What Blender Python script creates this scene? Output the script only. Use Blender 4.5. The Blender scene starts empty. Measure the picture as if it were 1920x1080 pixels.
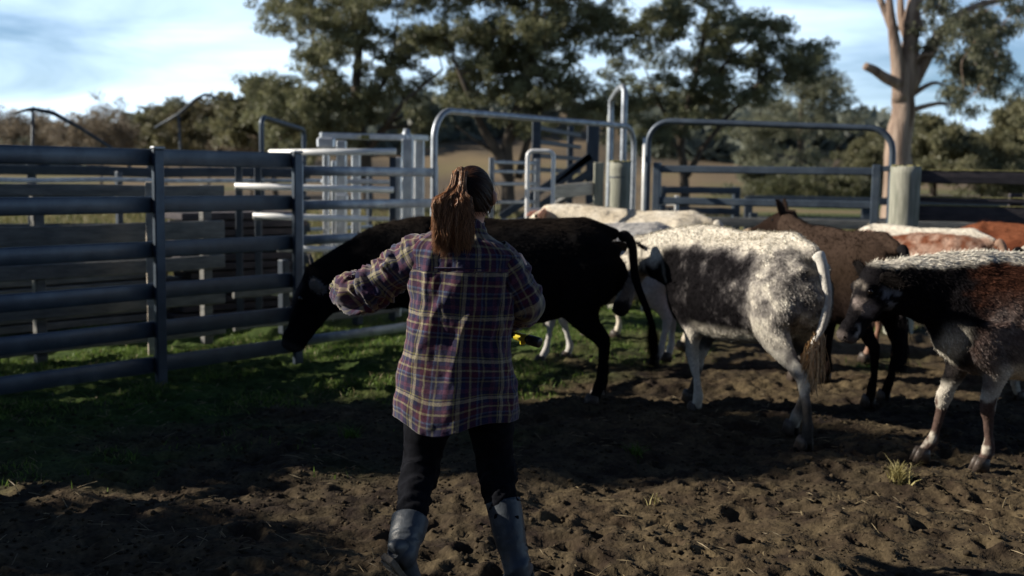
import bpy, math, random
import numpy as np
from mathutils import Matrix, Vector
R = math.radians
scene = bpy.context.scene
COL = scene.collection
rng = np.random.default_rng(7)
random.seed(7)

# ------------------------------------------------------------ camera
F_PX, CAM_H = 2133.0, 1.65
CAM_ROT = Matrix.Rotation(R(90 - 5.8), 3, 'X') @ Matrix.Rotation(R(0.8), 3, 'Z')
cam_data = bpy.data.cameras.new('camera')
cam = bpy.data.objects.new('camera', cam_data)
COL.objects.link(cam)
cam.matrix_world = Matrix.Translation((0, 0, CAM_H)) @ CAM_ROT.to_4x4()
cam_data.sensor_width = 36.0
cam_data.lens = 36.0 * F_PX / 1920
cam_data.clip_end = 3000
cam_data.dof.use_dof = True
cam_data.dof.focus_distance = 4.6
cam_data.dof.aperture_fstop = 2.2
scene.camera = cam
# ------------------------------------------------------------ sky and sun
SUN_DIR = Vector((-1.0, 0.03, 0.50)).normalized()
SUN_EL = math.asin(SUN_DIR.z)
world = bpy.data.worlds.new("World"); scene.world = world
world.use_nodes = True
wt = world.node_tree; wt.nodes.clear()
def N(t, typ, **kw):
    n = t.nodes.new(typ)
    for k, v in kw.items():
        if k == 'ins':
            for a, b in v.items(): n.inputs[a].default_value = b
        else: setattr(n, k, v)
    return n
wo = N(wt, 'ShaderNodeOutputWorld'); wb = N(wt, 'ShaderNodeBackground')
sky = N(wt, 'ShaderNodeTexSky')
sky.sky_type = 'NISHITA'; sky.sun_disc = False
sky.sun_elevation = SUN_EL; sky.sun_rotation = math.atan2(SUN_DIR.x, SUN_DIR.y)
sky.air_density = 1.0; sky.dust_density = 0.6; sky.ozone_density = 1.5
wtc = N(wt, 'ShaderNodeTexCoord')
wm = N(wt, 'ShaderNodeMapping'); wm.inputs['Scale'].default_value = (1.4, 1.0, 9.0); wm.inputs['Rotation'].default_value = (0, R(9), 0)
wn = N(wt, 'ShaderNodeTexNoise', ins={'Scale': 1.9, 'Detail': 6.0, 'Roughness': 0.55, 'Distortion': 0.6})
wr = N(wt, 'ShaderNodeMapRange', ins={'From Min': 0.34, 'From Max': 0.66, 'To Min': 0.12, 'To Max': 0.92})
wx = N(wt, 'ShaderNodeMixRGB'); wx.inputs[2].default_value = (15.5, 19.6, 23.6, 1)
L = wt.links.new
L(wtc.outputs['Generated'], wm.inputs['Vector']); L(wm.outputs[0], wn.inputs['Vector']); L(wn.outputs['Fac'], wr.inputs['Value'])
wsp = N(wt, 'ShaderNodeSeparateXYZ'); wlo = N(wt, 'ShaderNodeMapRange', ins={'From Min': .16, 'From Max': .34, 'To Min': 1.0, 'To Max': .0})
wmu = N(wt, 'ShaderNodeMath', operation='MULTIPLY'); L(wtc.outputs['Generated'], wsp.inputs[0]); L(wsp.outputs['Z'], wlo.inputs['Value'])
L(wr.outputs[0], wmu.inputs[0]); L(wlo.outputs[0], wmu.inputs[1]); L(wmu.outputs[0], wx.inputs[0]); wti = N(wt, 'ShaderNodeMixRGB', blend_type='MULTIPLY'); wti.inputs[0].default_value = 1; wtt = N(wt, 'ShaderNodeMixRGB'); wtt.inputs[1].default_value = (.42, .52, .68, 1); wtt.inputs[2].default_value = (.70, 1.0, 1.42, 1); L(wlo.outputs[0], wtt.inputs[0]); L(wtt.outputs[0], wti.inputs[2]); L(sky.outputs[0], wti.inputs[1]); L(wti.outputs[0], wx.inputs[1]); L(wx.outputs[0], wb.inputs['Color'])
wb.inputs['Strength'].default_value = 0.052
L(wb.outputs[0], wo.inputs['Surface'])
sun_d = bpy.data.lights.new('sun', 'SUN'); sun_d.energy = 5.0; sun_d.angle = R(0.5); sun_d.color = (1.0, 0.90, 0.76)
sun = bpy.data.objects.new('sun', sun_d); COL.objects.link(sun)
sun.rotation_euler = (-SUN_DIR).to_track_quat('-Z', 'Y').to_euler(); sun.location = (-20, 0, 20)
scene.view_settings.view_transform = 'Standard'; scene.view_settings.look = 'None'
scene.view_settings.exposure = 0.55; scene.view_settings.gamma = 1.0

# ------------------------------------------------------------ helpers
def at(px, py, y):
    """world point seen at photo pixel (px, py) on the plane Y = y"""
    v = CAM_ROT @ Vector(((px - 960) / F_PX, (540 - py) / F_PX, -1.0))
    t = y / v.y
    return Vector((v.x * t, y, CAM_H + v.z * t))

def _h(i, j, k):
    n = (i * 374761393 + j * 668265263 + k * 2147483647 + 1013904223) & 0xffffffff
    n = ((n ^ (n >> 13)) * 1274126177) & 0xffffffff
    n = (n ^ (n >> 16)) & 0xffffffff
    return n.astype(np.float64) / 4294967295.0
def vnoise(x, y, z=0.0):
    x, y, z = np.broadcast_arrays(np.asarray(x, float), np.asarray(y, float), np.asarray(z, float))
    xi, yi, zi = np.floor(x).astype(np.int64), np.floor(y).astype(np.int64), np.floor(z).astype(np.int64)
    fx, fy, fz = x - xi, y - yi, z - zi
    fx, fy, fz = [f * f * f * (f * (f * 6 - 15) + 10) for f in (fx, fy, fz)]
    r = 0
    for a in (0, 1):
        for b in (0, 1):
            for c in (0, 1):
                r = r + _h(xi + a, yi + b, zi + c) * (fx if a else 1 - fx) * (fy if b else 1 - fy) * (fz if c else 1 - fz)
    return r * 2 - 1
def fbm(x, y, z=0.0, o=4, g=0.5):
    r, a, f = 0, 1.0, 1.0
    for i in range(o):
        r = r + a * vnoise(np.asarray(x) * f + 17.3 * i, np.asarray(y) * f - 9.1 * i, np.asarray(z) * f + 4.7 * i)
        a *= g; f *= 2.03
    return r
def sstep(a, b, x):
    t = np.clip((np.asarray(x, float) - a) / (b - a), 0, 1)
    return t * t * (3 - 2 * t)

class MB:
    """collects geometry, builds one mesh object"""
    def __init__(s): s.v = []; s.f = []; s.n = 0; s.uv = []; s.col = []; s.hasuv = False; s.hascol = False
    def add(s, V, Fs, uv=None, col=None):
        V = np.asarray(V, float).reshape(-1, 3)
        s.v.append(V)
        for f in Fs: s.f.append(np.asarray(f) + s.n)
        s.n += len(V)
        if uv is not None: s.hasuv = True; s.uv.append(np.asarray(uv, float))
        else: s.uv.append(np.zeros((len(V), 2)))
        if col is not None:
            s.hascol = True; c = np.asarray(col, float)
            s.col.append(np.broadcast_to(c, (len(V), 3)))
        else: s.col.append(np.ones((len(V), 3)))
        return s
    def box(s, c, size, rz=0, rx=0, ry=0, bev=0.0, col=None):
        x, y, z = [q / 2 for q in size]
        b = min(bev, x * .9, y * .9, z * .9)
        P = []
        if b <= 0:
            for k in (-1, 1):
                P += [(-x, -y, k * z), (x, -y, k * z), (x, y, k * z), (-x, y, k * z)]
            Fs = [(3, 2, 1, 0), (4, 5, 6, 7), (0, 1, 5, 4), (1, 2, 6, 5), (2, 3, 7, 6), (3, 0, 4, 7)]
        else:
            def ring(w, h, zz):
                return [(-w + b, -h, zz), (w - b, -h, zz), (w, -h + b, zz), (w, h - b, zz), (w - b, h, zz), (-w + b, h, zz), (-w, h - b, zz), (-w, -h + b, zz)]
            P = ring(x - b * .7, y - b * .7, -z) + ring(x, y, -z + b) + ring(x, y, z - b) + ring(x - b * .7, y - b * .7, z)
            Fs = [tuple(range(7, -1, -1)), tuple(range(24, 32))]
            for r in range(3):
                for i in range(8):
                    j = (i + 1) % 8
                    Fs.append((r * 8 + i, r * 8 + j, r * 8 + 8 + j, r * 8 + 8 + i))
        M = Matrix.Rotation(rz, 3, 'Z') @ Matrix.Rotation(ry, 3, 'Y') @ Matrix.Rotation(rx, 3, 'X')
        A = np.array(M)
        return s.add(np.array(P) @ A.T + np.array(c), Fs, col=col)
    def bar(s, a, b, w, h, bev=0.006, ext=0.0, col=None):
        """rail from a to b, w thick horizontally, h tall"""
        a, b = Vector(a), Vector(b); d = b - a; l = d.length + ext
        rz = math.atan2(d.y, d.x); ry = -math.asin(max(-1, min(1, d.z / d.length)))
        return s.box((a + b) / 2, (l, w, h), rz=rz, ry=ry, bev=bev, col=col)
    def tube(s, pts, ra, rb=None, n=12, up=(0, 0, 1), caps=True, closed=False, uvs=False, col=None, fn=None):
        P = np.asarray([tuple(p) for p in pts], float); m = len(P)
        ra = np.broadcast_to(np.asarray(ra, float), (m,)); rb = ra if rb is None else np.broadcast_to(np.asarray(rb, float), (m,))
        T = np.gradient(P, axis=0); T /= np.linalg.norm(T, axis=1)[:, None] + 1e-9
        up = np.asarray(up, float); 
        U = np.broadcast_to(up, (m, 3)) if up.ndim == 1 else up
        S = np.cross(T, U); S /= np.linalg.norm(S, axis=1)[:, None] + 1e-9
        W = np.cross(S, T)
        th = np.arange(n) / n * 2 * np.pi
        ct, st = np.cos(th), np.sin(th)
        V = P[:, None, :] + S[:, None, :] * (ra[:, None] * ct)[:, :, None] + W[:, None, :] * (rb[:, None] * st)[:, :, None]
        V = V.reshape(-1, 3)
        Fs = []
        for i in range(m - 1):
            for j in range(n):
                k = (j + 1) % n
                Fs.append((i * n + j, i * n + k, i * n + n + k, i * n + n + j))
        if caps: Fs.append(tuple(range(n - 1, -1, -1))); Fs.append(tuple(range((m - 1) * n, m * n)))
        return s.add(V, Fs, col=col)
    def build(s, name, mat, parent=None, smooth=False, **tags):
        V = np.concatenate(s.v)
        me = fast_mesh(name, V, s.f, np.concatenate(s.uv) if s.hasuv else None, np.concatenate(s.col) if s.hascol else None, smooth)
        return link(name, me, mat, parent, **tags)

def fast_mesh(name, V, faces, uv=None, col=None, smooth=False):
    me = bpy.data.meshes.new(name)
    if isinstance(faces, np.ndarray):
        nf = len(faces); k = faces.shape[1]
        li = faces.reshape(-1).astype(np.int32); ls = (np.arange(nf) * k).astype(np.int32); lt = np.full(nf, k, np.int32)
    else:
        lt = np.array([len(f) for f in faces], np.int32); li = np.concatenate(faces).astype(np.int32)
        ls = (np.cumsum(lt) - lt).astype(np.int32); nf = len(lt)
    me.vertices.add(len(V)); me.vertices.foreach_set('co', np.ascontiguousarray(V, np.float32).reshape(-1))
    me.loops.add(len(li)); me.loops.foreach_set('vertex_index', li)
    me.polygons.add(nf); me.polygons.foreach_set('loop_start', ls); me.polygons.foreach_set('loop_total', lt)
    if uv is not None:
        l = me.uv_layers.new(name='UVMap'); l.data.foreach_set('uv', uv[li].astype(np.float32).reshape(-1))
    if col is not None:
        a = me.color_attributes.new('Col', 'FLOAT_COLOR', 'POINT')
        a.data.foreach_set('color', np.hstack([col, np.ones((len(col), 1))]).astype(np.float32).reshape(-1))
    me.update(calc_edges=True); me.validate()
    me.polygons.foreach_set('use_smooth', np.full(len(me.polygons), bool(smooth)))
    return me
def tag(o, label=None, cat=None, group=None, kind=None):
    if label: o['label'] = label
    if cat: o['category'] = cat
    if group: o['group'] = group
    if kind: o['kind'] = kind
    return o
def link(name, me, mat, parent=None, **tags):
    o = bpy.data.objects.new(name, me); COL.objects.link(o)
    if mat is not None: me.materials.append(mat)
    if parent is not None:
        o.parent = parent
        o.matrix_parent_inverse = Matrix.Identity(4)
    return tag(o, **tags)
def thing(name, loc=(0, 0, 0), rz=0.0, **tags):
    o = bpy.data.objects.new(name, None); COL.objects.link(o)
    o.location = loc; o.rotation_euler = (0, 0, rz); o.empty_display_size = .2
    return tag(o, **tags)
def remesh(mb, voxel, smooth_it=6, sub=None):
    me = fast_mesh('tmp', np.concatenate(mb.v), mb.f)
    o = bpy.data.objects.new('tmp', me); COL.objects.link(o)
    m = o.modifiers.new('r', 'REMESH'); m.mode = 'VOXEL'; m.voxel_size = voxel
    s = o.modifiers.new('s', 'SMOOTH'); s.factor = 0.5; s.iterations = smooth_it
    dg = bpy.context.evaluated_depsgraph_get()
    ev = o.evaluated_get(dg); m2 = ev.to_mesh()
    nv = len(m2.vertices); V = np.empty(nv * 3, np.float32); m2.vertices.foreach_get('co', V)
    li = np.empty(len(m2.loops), np.int32); m2.loops.foreach_get('vertex_index', li)
    lt = np.empty(len(m2.polygons), np.int32); m2.polygons.foreach_get('loop_total', lt)
    nr = np.empty(nv * 3, np.float32); m2.vertices.foreach_get('normal', nr)
    ev.to_mesh_clear(); bpy.data.objects.remove(o); bpy.data.meshes.remove(me)
    assert (lt == 4).all()
    return V.reshape(-1, 3).astype(float), li.reshape(-1, 4), nr.reshape(-1, 3).astype(float)
def cr(pts, n=8):
    """Catmull-Rom resampling of a list of tuples (any width)"""
    P = np.asarray(pts, float); P = np.vstack([2 * P[0] - P[1], P, 2 * P[-1] - P[-2]]); out = []
    for i in range(1, len(P) - 2):
        for t in np.arange(n) / n:
            a, b, c, d = P[i - 1], P[i], P[i + 1], P[i + 2]
            out.append(.5 * ((2 * b) + (-a + c) * t + (2 * a - 5 * b + 4 * c - d) * t * t + (-a + 3 * b - 3 * c + d) * t ** 3))
    out.append(P[-2]); return np.array(out)

# ------------------------------------------------------------ materials
MATS = {}
def mat_base(name):
    m = bpy.data.materials.new(name); m.use_nodes = True
    t = m.node_tree; b = t.nodes['Principled BSDF']; MATS[name] = m
    return m, t, b
def mat_noise(name, c1, c2, scale=8, rough=.8, metal=0, bump=.2, bscale=40, stretch=(1, 1, 1), c3=None, spec=.5, coord='Object', bdist=.01):
    m, t, b = mat_base(name); l = t.links.new
    tc = N(t, 'ShaderNodeTexCoord'); mp = N(t, 'ShaderNodeMapping'); mp.inputs['Scale'].default_value = stretch
    n1 = N(t, 'ShaderNodeTexNoise', ins={'Scale': scale, 'Detail': 6, 'Roughness': .6})
    r = N(t, 'ShaderNodeValToRGB'); e = r.color_ramp.elements
    e[0].position = .35; e[0].color = (*c1, 1); e[1].position = .65; e[1].color = (*c2, 1)
    if c3: q = e.new(.72); q.color = (*c3, 1)
    n2 = N(t, 'ShaderNodeTexNoise', ins={'Scale': bscale, 'Detail': 5})
    bp = N(t, 'ShaderNodeBump', ins={'Strength': bump, 'Distance': bdist})
    l(tc.outputs[coord], mp.inputs[0]); l(mp.outputs[0], n1.inputs['Vector']); l(mp.outputs[0], n2.inputs['Vector'])
    l(n1.outputs['Fac'], r.inputs[0]); l(r.outputs[0], b.inputs['Base Color']); l(n2.outputs['Fac'], bp.inputs['Height']); l(bp.outputs[0], b.inputs['Normal'])
    b.inputs['Roughness'].default_value = rough; b.inputs['Metallic'].default_value = metal; b.inputs['Specular IOR Level'].default_value = spec
    return m
def mat_attr(name, rough=.7, spec=.3, bump=0, bscale=60, var=0.0, vscale=30, sheen=0, transl=0):
    m, t, b = mat_base(name); l = t.links.new
    a = N(t, 'ShaderNodeAttribute', attribute_name='Col')
    out = a.outputs['Color']
    tc = N(t, 'ShaderNodeTexCoord')
    if var:
        n = N(t, 'ShaderNodeTexNoise', ins={'Scale': vscale, 'Detail': 5})
        mr = N(t, 'ShaderNodeMapRange', ins={'From Min': .3, 'From Max': .7, 'To Min': 1 - var, 'To Max': 1 + var})
        mx = N(t, 'ShaderNodeVectorMath', operation='SCALE')
        l(tc.outputs['Object'], n.inputs['Vector']); l(n.outputs['Fac'], mr.inputs['Value']); l(out, mx.inputs[0]); l(mr.outputs[0], mx.inputs['Scale']); out = mx.outputs[0]
    l(out, b.inputs['Base Color']); b.inputs['Roughness'].default_value = rough; b.inputs['Specular IOR Level'].default_value = spec
    if bump:
        n2 = N(t, 'ShaderNodeTexNoise', ins={'Scale': bscale, 'Detail': 4}); bp = N(t, 'ShaderNodeBump', ins={'Strength': bump, 'Distance': .01})
        l(tc.outputs['Object'], n2.inputs['Vector']); l(n2.outputs['Fac'], bp.inputs['Height']); l(bp.outputs[0], b.inputs['Normal'])
    if transl:
        tr = N(t, 'ShaderNodeBsdfTranslucent'); ms = N(t, 'ShaderNodeMixShader'); ms.inputs[0].default_value = transl
        l(out, tr.inputs['Color']); l(b.outputs[0], ms.inputs[1]); l(tr.outputs[0], ms.inputs[2]); l(ms.outputs[0], t.nodes['Material Output'].inputs['Surface'])
    return m
M_blue = mat_noise('painted_steel', (.038, .054, .080), (.072, .098, .132), 5, .42, .35, .25, 60, c3=(.10, .12, .15), bdist=.004)
M_galv = mat_noise('galvanised_steel', (.52, .55, .58), (.74, .77, .80), 9, .38, .75, .12, 80, bdist=.002)
M_dull = mat_noise('dull_galvanised', (.22, .25, .29), (.40, .44, .48), 9, .5, .6, .15, 70, bdist=.002)
M_white = mat_noise('white_steel', (.70, .72, .73), (.84, .86, .86), 7, .4, .1, .1, 60)
M_dark = mat_noise('dark_steel', (.022, .035, .055), (.045, .06, .08), 6, .5, .2, .2, 60)
M_post = mat_noise('round_timber', (.20, .21, .17), (.36, .36, .30), 5, .85, 0, .6, 30, (5, 5, .6), c3=(.16, .18, .14))
M_rail_t = mat_noise('dark_timber', (.028, .026, .034), (.07, .06, .065), 5, .85, 0, .6, 30, (1, 1, 6))
M_grey_t = mat_noise('weathered_timber', (.10, .105, .105), (.21, .21, .20), 4, .85, 0, .6, 30, (1, 1, 6))
M_pale_t = mat_noise('pale_timber', (.45, .40, .33), (.68, .62, .52), 5, .85, 0, .6, 30, (1, 1, 6))
M_lichen = mat_noise('lichen', (.16, .15, .05), (.30, .28, .13), 30, .95, 0, .8, 60)
M_wood = M_pale_t
M_hoof = mat_noise('hoof_horn', (.03, .025, .02), (.08, .06, .05), 30, .5, 0, .3, 80)
M_eye = mat_noise('eye_glass', (.006, .004, .003), (.012, .008, .006), 10, .08, 0, 0, 10)
M_hide = mat_attr('hide', .85, .03, .35, 90, .18, 55)
M_leaf = mat_attr('leaf', .5, .4, transl=.38)
M_bark_d = mat_noise('dark_bark', (.035, .028, .022), (.10, .08, .062), 3, .9, 0, .8, 12, (1, 1, .3))
M_bark_p = mat_noise('pink_gum_bark', (.11, .065, .045), (.42, .32, .25), 1.3, .8, 0, .9, 6, (4, 4, .35), c3=(.30, .19, .13), bdist=.06)
# ============================================================ GROUND
def gbase(x, y):
    h = sstep(60, 320, y) * 6.5 + sstep(60, 260, y) * 1.6 * fbm(x / 90, y / 90, 3, 3)
    h = h - sstep(0, 1, (x + 5) / 200.) * 0
    # a tan hill right of centre and a scrubby rise behind the middle
    h = h + 5.5 * np.exp(-((x - 42) / 45) ** 2 - ((y - 230) / 80) ** 2) + 6.0 * np.exp(-((x + 5) / 40) ** 2 - ((y - 170) / 60) ** 2)
    return h
def grass_amt(x, y):
    n = fbm(x * 1.3, y * 1.3, 5, 4)
    # strip along the left fence, spreading toward the camera
    dline = (x + 2.72) * .777 - (y - 8.65) * .63          # metres right of the fence line
    g = sstep(2.9, .5, dline + n * .85) * sstep(4.9, 6.2, y + n * .4)
    g = np.maximum(g, sstep(9.6, 12.0, y + n * .9) * .85 * sstep(-.1, .5, fbm(x * .9, y * .9, 9, 3)))
    return np.clip(g, 0, 1)
def groundz(x, y):
    x = np.asarray(x, float); y = np.asarray(y, float)
    near = sstep(28, 14, np.hypot(x, y))
    clod = fbm(x * 1.7, y * 2.6, 1, 2) * .038 + (1 - np.abs(fbm(x * 5, y * 8, 2, 3))) * .026 + fbm(x * 20, y * 26, 4, 3) * .012
    pr = 0.0; cs = .27; ci, cj = np.floor(x / cs).astype(np.int64), np.floor(y / cs).astype(np.int64)
    for a in (-1, 0, 1):
        for b in (-1, 0, 1):
            i, j = ci + a, cj + b; k0 = np.zeros_like(i)
            px, py = (i + _h(i, j, k0)) * cs, (j + _h(i, j, k0 + 1)) * cs; th = _h(i, j, k0 + 2) * 6.28; on = _h(i, j, k0 + 3) < .55
            dx, dy = x - px, y - py; u = dx * np.cos(th) + dy * np.sin(th); v = -dx * np.sin(th) + dy * np.cos(th)
            q = np.hypot(u / .062, v / .046); pr = pr + on * (-.034 * np.exp(-q ** 4) + .013 * np.exp(-((q - 1.45) / .35) ** 2))
    return gbase(x, y) + near * (clod + pr * sstep(12, 9, y) - .028)
def axis(lo, hi, step, far, n):
    a = np.arange(lo, hi, step)
    def tail(s, e):
        r = np.geomspace(1, abs(e - s) / step / 1.0 + 1, n)
        return s + np.sign(e - s) * (r - 1) * step
    return np.concatenate([tail(lo, -far if far > 0 else far)[::-1][:-1], a, tail(a[-1], far)[1:]])
gx = axis(-4.6, 4.6, .021, 830, 70)
gy_f = np.arange(3.3, 9.6, .021); r_ = np.geomspace(1, (735 - 9.6) / .021, 110)
gy = np.concatenate([[-400, -120, -40, -15, -5, 0, 1, 2, 2.6, 3.0], gy_f, gy_f[-1] + (r_[1:] - 1) * .021 + .02])
X, Y = np.meshgrid(gx, gy); Z = groundz(X, Y)
ny, nx = X.shape
idx = np.arange(ny * nx).reshape(ny, nx)
quads = np.stack([idx[:-1, :-1], idx[:-1, 1:], idx[1:, 1:], idx[1:, :-1]], -1).reshape(-1, 4)
ga = grass_amt(X, Y)
n1 = fbm(X * .9, Y * .9, 11, 4); n2 = fbm(X * 9, Y * 9, 12, 3)
soil = np.stack([.060 + .026 * n1 + .026 * n2, .045 + .019 * n1 + .021 * n2, .027 + .010 * n1 + .011 * n2], -1)
grs = np.stack([.045 + .02 * n2, .085 + .03 * n2, .016 + .006 * n2], -1)
farm = fbm(X * .06, Y * .04, 6, 5, .65)
dry = np.stack([.19 + .10 * farm, .145 + .07 * farm, .092 + .035 * farm], -1)
green = np.stack([.065 + 0 * X, .10 + 0 * X, .032 + 0 * X], -1)
w = sstep(-.1, .35, farm + .3 * fbm(X * .15, Y * .3, 8, 3))[..., None] * sstep(120, 60, Y)[..., None]
farc = dry * (1 - w) + green * w
c = soil * (1 - ga[..., None] * .8) + grs * ga[..., None] * .8
fw = sstep(11, 22, Y)[..., None]
c = np.clip(c * (1 - fw) + farc * fw, .01, 1)
gm = mat_attr('earth', .95, .15, .9, 45, .35, 38)
me = fast_mesh('ground', np.stack([X, Y, Z], -1).reshape(-1, 3), quads, None, c.reshape(-1, 3), True)
link('ground', me, gm, kind='structure', label='churned dark soil of the yard running out to dry paddocks and a tan hill')

def blades(name, xs, ys, hmin, hmax, w, cols, mat, lean=.6, **tags):
    n = len(xs); z = groundz(xs, ys)
    a = rng.uniform(0, 2 * np.pi, n); h = rng.uniform(hmin, hmax, n); ww = w * rng.uniform(.6, 1.3, n)
    la = rng.uniform(0, 2 * np.pi, n); ln = rng.uniform(0, lean, n) * h
    base = np.stack([xs, ys, z - .004], -1); sd = np.stack([np.cos(a), np.sin(a), 0 * a], -1) * ww[:, None]
    mid = base + np.stack([np.cos(la) * ln * .35, np.sin(la) * ln * .35, h * .6], -1)
    tip = base + np.stack([np.cos(la) * ln, np.sin(la) * ln, h], -1)
    V = np.stack([base - sd, base + sd, mid + sd * .7, mid - sd * .7, tip + sd * .1, tip - sd * .1], 1).reshape(-1, 3)
    i = np.arange(n)[:, None] * 6
    Q = np.concatenate([i + np.array([0, 1, 2, 3]), i + np.array([3, 2, 4, 5])])
    C = np.repeat(cols, 6, 0)
    return link(name, fast_mesh(name, V, Q, None, C, False), mat, **tags)
M_grass = mat_attr('grass_blade', .55, .3, transl=.3)
# grass along the fence
n = 420000
xs = rng.uniform(-6, 6, n); ys = 5.2 + rng.random(n) ** 1.0 * 9.5
keep = rng.random(n) < grass_amt(xs, ys) ** 1.6 * sstep(-.15, .45, fbm(xs * 2.2, ys * 2.2, 20, 3)) * np.where(ys > 9.5, .5, 1)
keep &= np.abs(xs) < ys * .5
xs, ys = xs[keep], ys[keep]
k = rng.random(len(xs))[:, None]; dryk = (rng.random(len(xs)) < .12)[:, None]
cols = np.array([.06, .115, .02]) * (1 - k) + np.array([.19, .29, .055]) * k
cols = np.where(dryk, np.array([.25, .21, .11]), cols)
blades('grass', xs, ys, .015, .052, .0042, cols, M_grass, 1.6, label='short green grass creeping along the foot of the steel fence', cat='grass', kind='stuff')
# paddock grass farther back
n = 60000
ys = rng.uniform(14, 42, n); xs = rng.uniform(-.5, .5, n) * ys * 1.0
k = rng.random(n)[:, None]
blades('paddock_grass', xs, ys, .08, .3, .02, np.array([.08, .11, .03]) * (1 - k) + np.array([.30, .25, .13]) * k, M_grass, .8,
       label='dry tufted grass of the paddock beyond the yards', cat='grass', kind='stuff')
# soil clods
def clods(name, n, smin, smax, colr, mat, xr, yr, **tags):
    t = (1 + 5 ** .5) / 2
    ico = np.array([(-1, t, 0), (1, t, 0), (-1, -t, 0), (1, -t, 0), (0, -1, t), (0, 1, t), (0, -1, -t), (0, 1, -t), (t, 0, -1), (t, 0, 1), (-t, 0, -1), (-t, 0, 1)]) / math.sqrt(1 + t * t)
    IF = np.array([(0, 11, 5), (0, 5, 1), (0, 1, 7), (0, 7, 10), (0, 10, 11), (1, 5, 9), (5, 11, 4), (11, 10, 2), (10, 7, 6), (7, 1, 8), (3, 9, 4), (3, 4, 2), (3, 2, 6), (3, 6, 8), (3, 8, 9), (4, 9, 5), (2, 4, 11), (6, 2, 10), (8, 6, 7), (9, 8, 1)])
    ys = rng.uniform(*yr, n); xs = rng.uniform(*xr, n)
    kp = (np.abs(xs) < ys * .5) & (rng.random(n) > grass_amt(xs, ys) * .9); xs, ys = xs[kp], ys[kp]; n = len(xs)
    s = smin * (smax / smin) ** (rng.random(n) ** 2.2)
    V = ico[None] * s[:, None, None] * rng.uniform(.6, 1.35, (n, 1, 3)) * rng.uniform(.75, 1.2, (n, 12, 1))
    V[..., 2] *= .65
    V += np.stack([xs, ys, groundz(xs, ys) + s * .15], -1)[:, None]
    Q = (np.arange(n)[:, None, None] * 12 + IF[None]).reshape(-1, 3)
    C = np.repeat(np.array(colr) * rng.uniform(.6, 1.5, (n, 1)) , 12, 0)
    return link(name, fast_mesh(name, V.reshape(-1, 3), Q, None, C, True), mat, **tags)
clods('soil_clods', 22000, .003, .018, (.046, .035, .022), gm, (-3.4, 3.4), (3.4, 8.2), label='loose crumbled clods of dark soil over the yard floor', cat='soil', kind='stuff')
# straw and dead stalks
n = 1500
ys = 3.6 + rng.random(n) * 5; xs = rng.uniform(-.5, .5, n) * ys
kp = (fbm(xs * 1.1, ys * 1.1, 33, 3) + rng.random(n) * .8 - .1 > .3); xs, ys = xs[kp], ys[kp]; n = len(xs)
a = rng.uniform(0, np.pi, n); l = rng.uniform(.012, .055, n); wv = rng.uniform(.0012, .003, n)
d = np.stack([np.cos(a), np.sin(a), rng.uniform(-.2, .35, n)], -1) * l[:, None]; q = np.stack([-np.sin(a), np.cos(a), 0 * a], -1) * wv[:, None]
p = np.stack([xs, ys, groundz(xs, ys) + .012], -1)
V = np.stack([p - d - q, p - d + q, p + d + q, p + d - q, p + d * .1 + np.array([0, 0, .004])], 1)
Q = np.concatenate([np.arange(n)[:, None] * 5 + np.array(t) for t in ((0, 1, 4), (1, 2, 4), (2, 3, 4), (3, 0, 4))])
k = rng.random((n, 1)); C = np.repeat(np.array([.24, .19, .11]) * (.4 + k), 5, 0)
link('straw_litter', fast_mesh('straw_litter', V.reshape(-1, 3), Q, None, C), M_grass, label='scattered straw bits and dead stalks lying on the soil', cat='straw', kind='stuff')
# weeds standing alone in the soil
def weed(x, y, s, n, dry, label):
    r = np.abs(rng.normal(0, .03 * s, n)); a = rng.uniform(0, 6.28, n)
    cols = (np.array([.07, .13, .02]) if not dry else np.array([.26, .23, .10])) * rng.uniform(.7, 1.6, (n, 1))
    blades('weed', x + np.cos(a) * r, y + np.sin(a) * r, .03 * s, .085 * s, .004 * s, cols, M_grass, 1.6, label=label, cat='weed')
p = at(1195, 860, 6.5); weed(p.x, 6.6, 1.0, 60, False, 'small green tuft of grass on the shadow edge in the middle of the yard')
p = at(655, 830, 6.9); weed(p.x, 6.95, 1.1, 70, False, 'small bright green weed growing left of the walking person')
p = at(1690, 900, 6.0); weed(p.x, 6.05, 1.3, 110, True, 'yellowish flattened tuft in front of the right calf forefoot')
p = at(1235, 930, 5.5); weed(p.x, 5.6, 1.0, 14, True, 'thin dry stalks poking from the sunlit soil')

# ============================================================ FENCES
FB = Vector((-2.72, 8.65)); FD = Vector((.63, .777)).normalized()
def fp(t, z): q = FB + FD * t; return (q.x, q.y, z)
FA = math.atan2(FD.y, FD.x)
FH = (1.725, 1.37, 1.03, .71, .418, .145)
fence = thing('steel_fence', fp(0, 0), FA, label='dark blue-grey steel cattle fence of six flat rails along the left side', cat='fence')
def oval_rail(mb, t0, t1, z, w, h, lat=0):
    P = [(t0, lat, z), ((t0 + t1) / 2, lat, z), (t1, lat, z)]
    th = np.arange(12) / 12 * 2 * np.pi
    c, s_ = np.cos(th), np.sin(th)
    c = np.sign(c) * np.abs(c) ** .6; s_ = np.sign(s_) * np.abs(s_) ** .28
    V = []
    for p_ in P: V += [(p_[0], p_[1] + w / 2 * a, p_[2] + h / 2 * b) for a, b in zip(c, s_)]
    Fs = [(i * 12 + j, i * 12 + (j + 1) % 12, i * 12 + 12 + (j + 1) % 12, i * 12 + 12 + j) for i in range(2) for j in range(12)]
    Fs += [tuple(range(11, -1, -1)), tuple(range(24, 36))]
    mb.add(V, Fs)
for z in FH:
    mb = MB(); oval_rail(mb, -5.2, 1.35, z, .045, .126); mb.build('rail', M_blue, fence, True)
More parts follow.
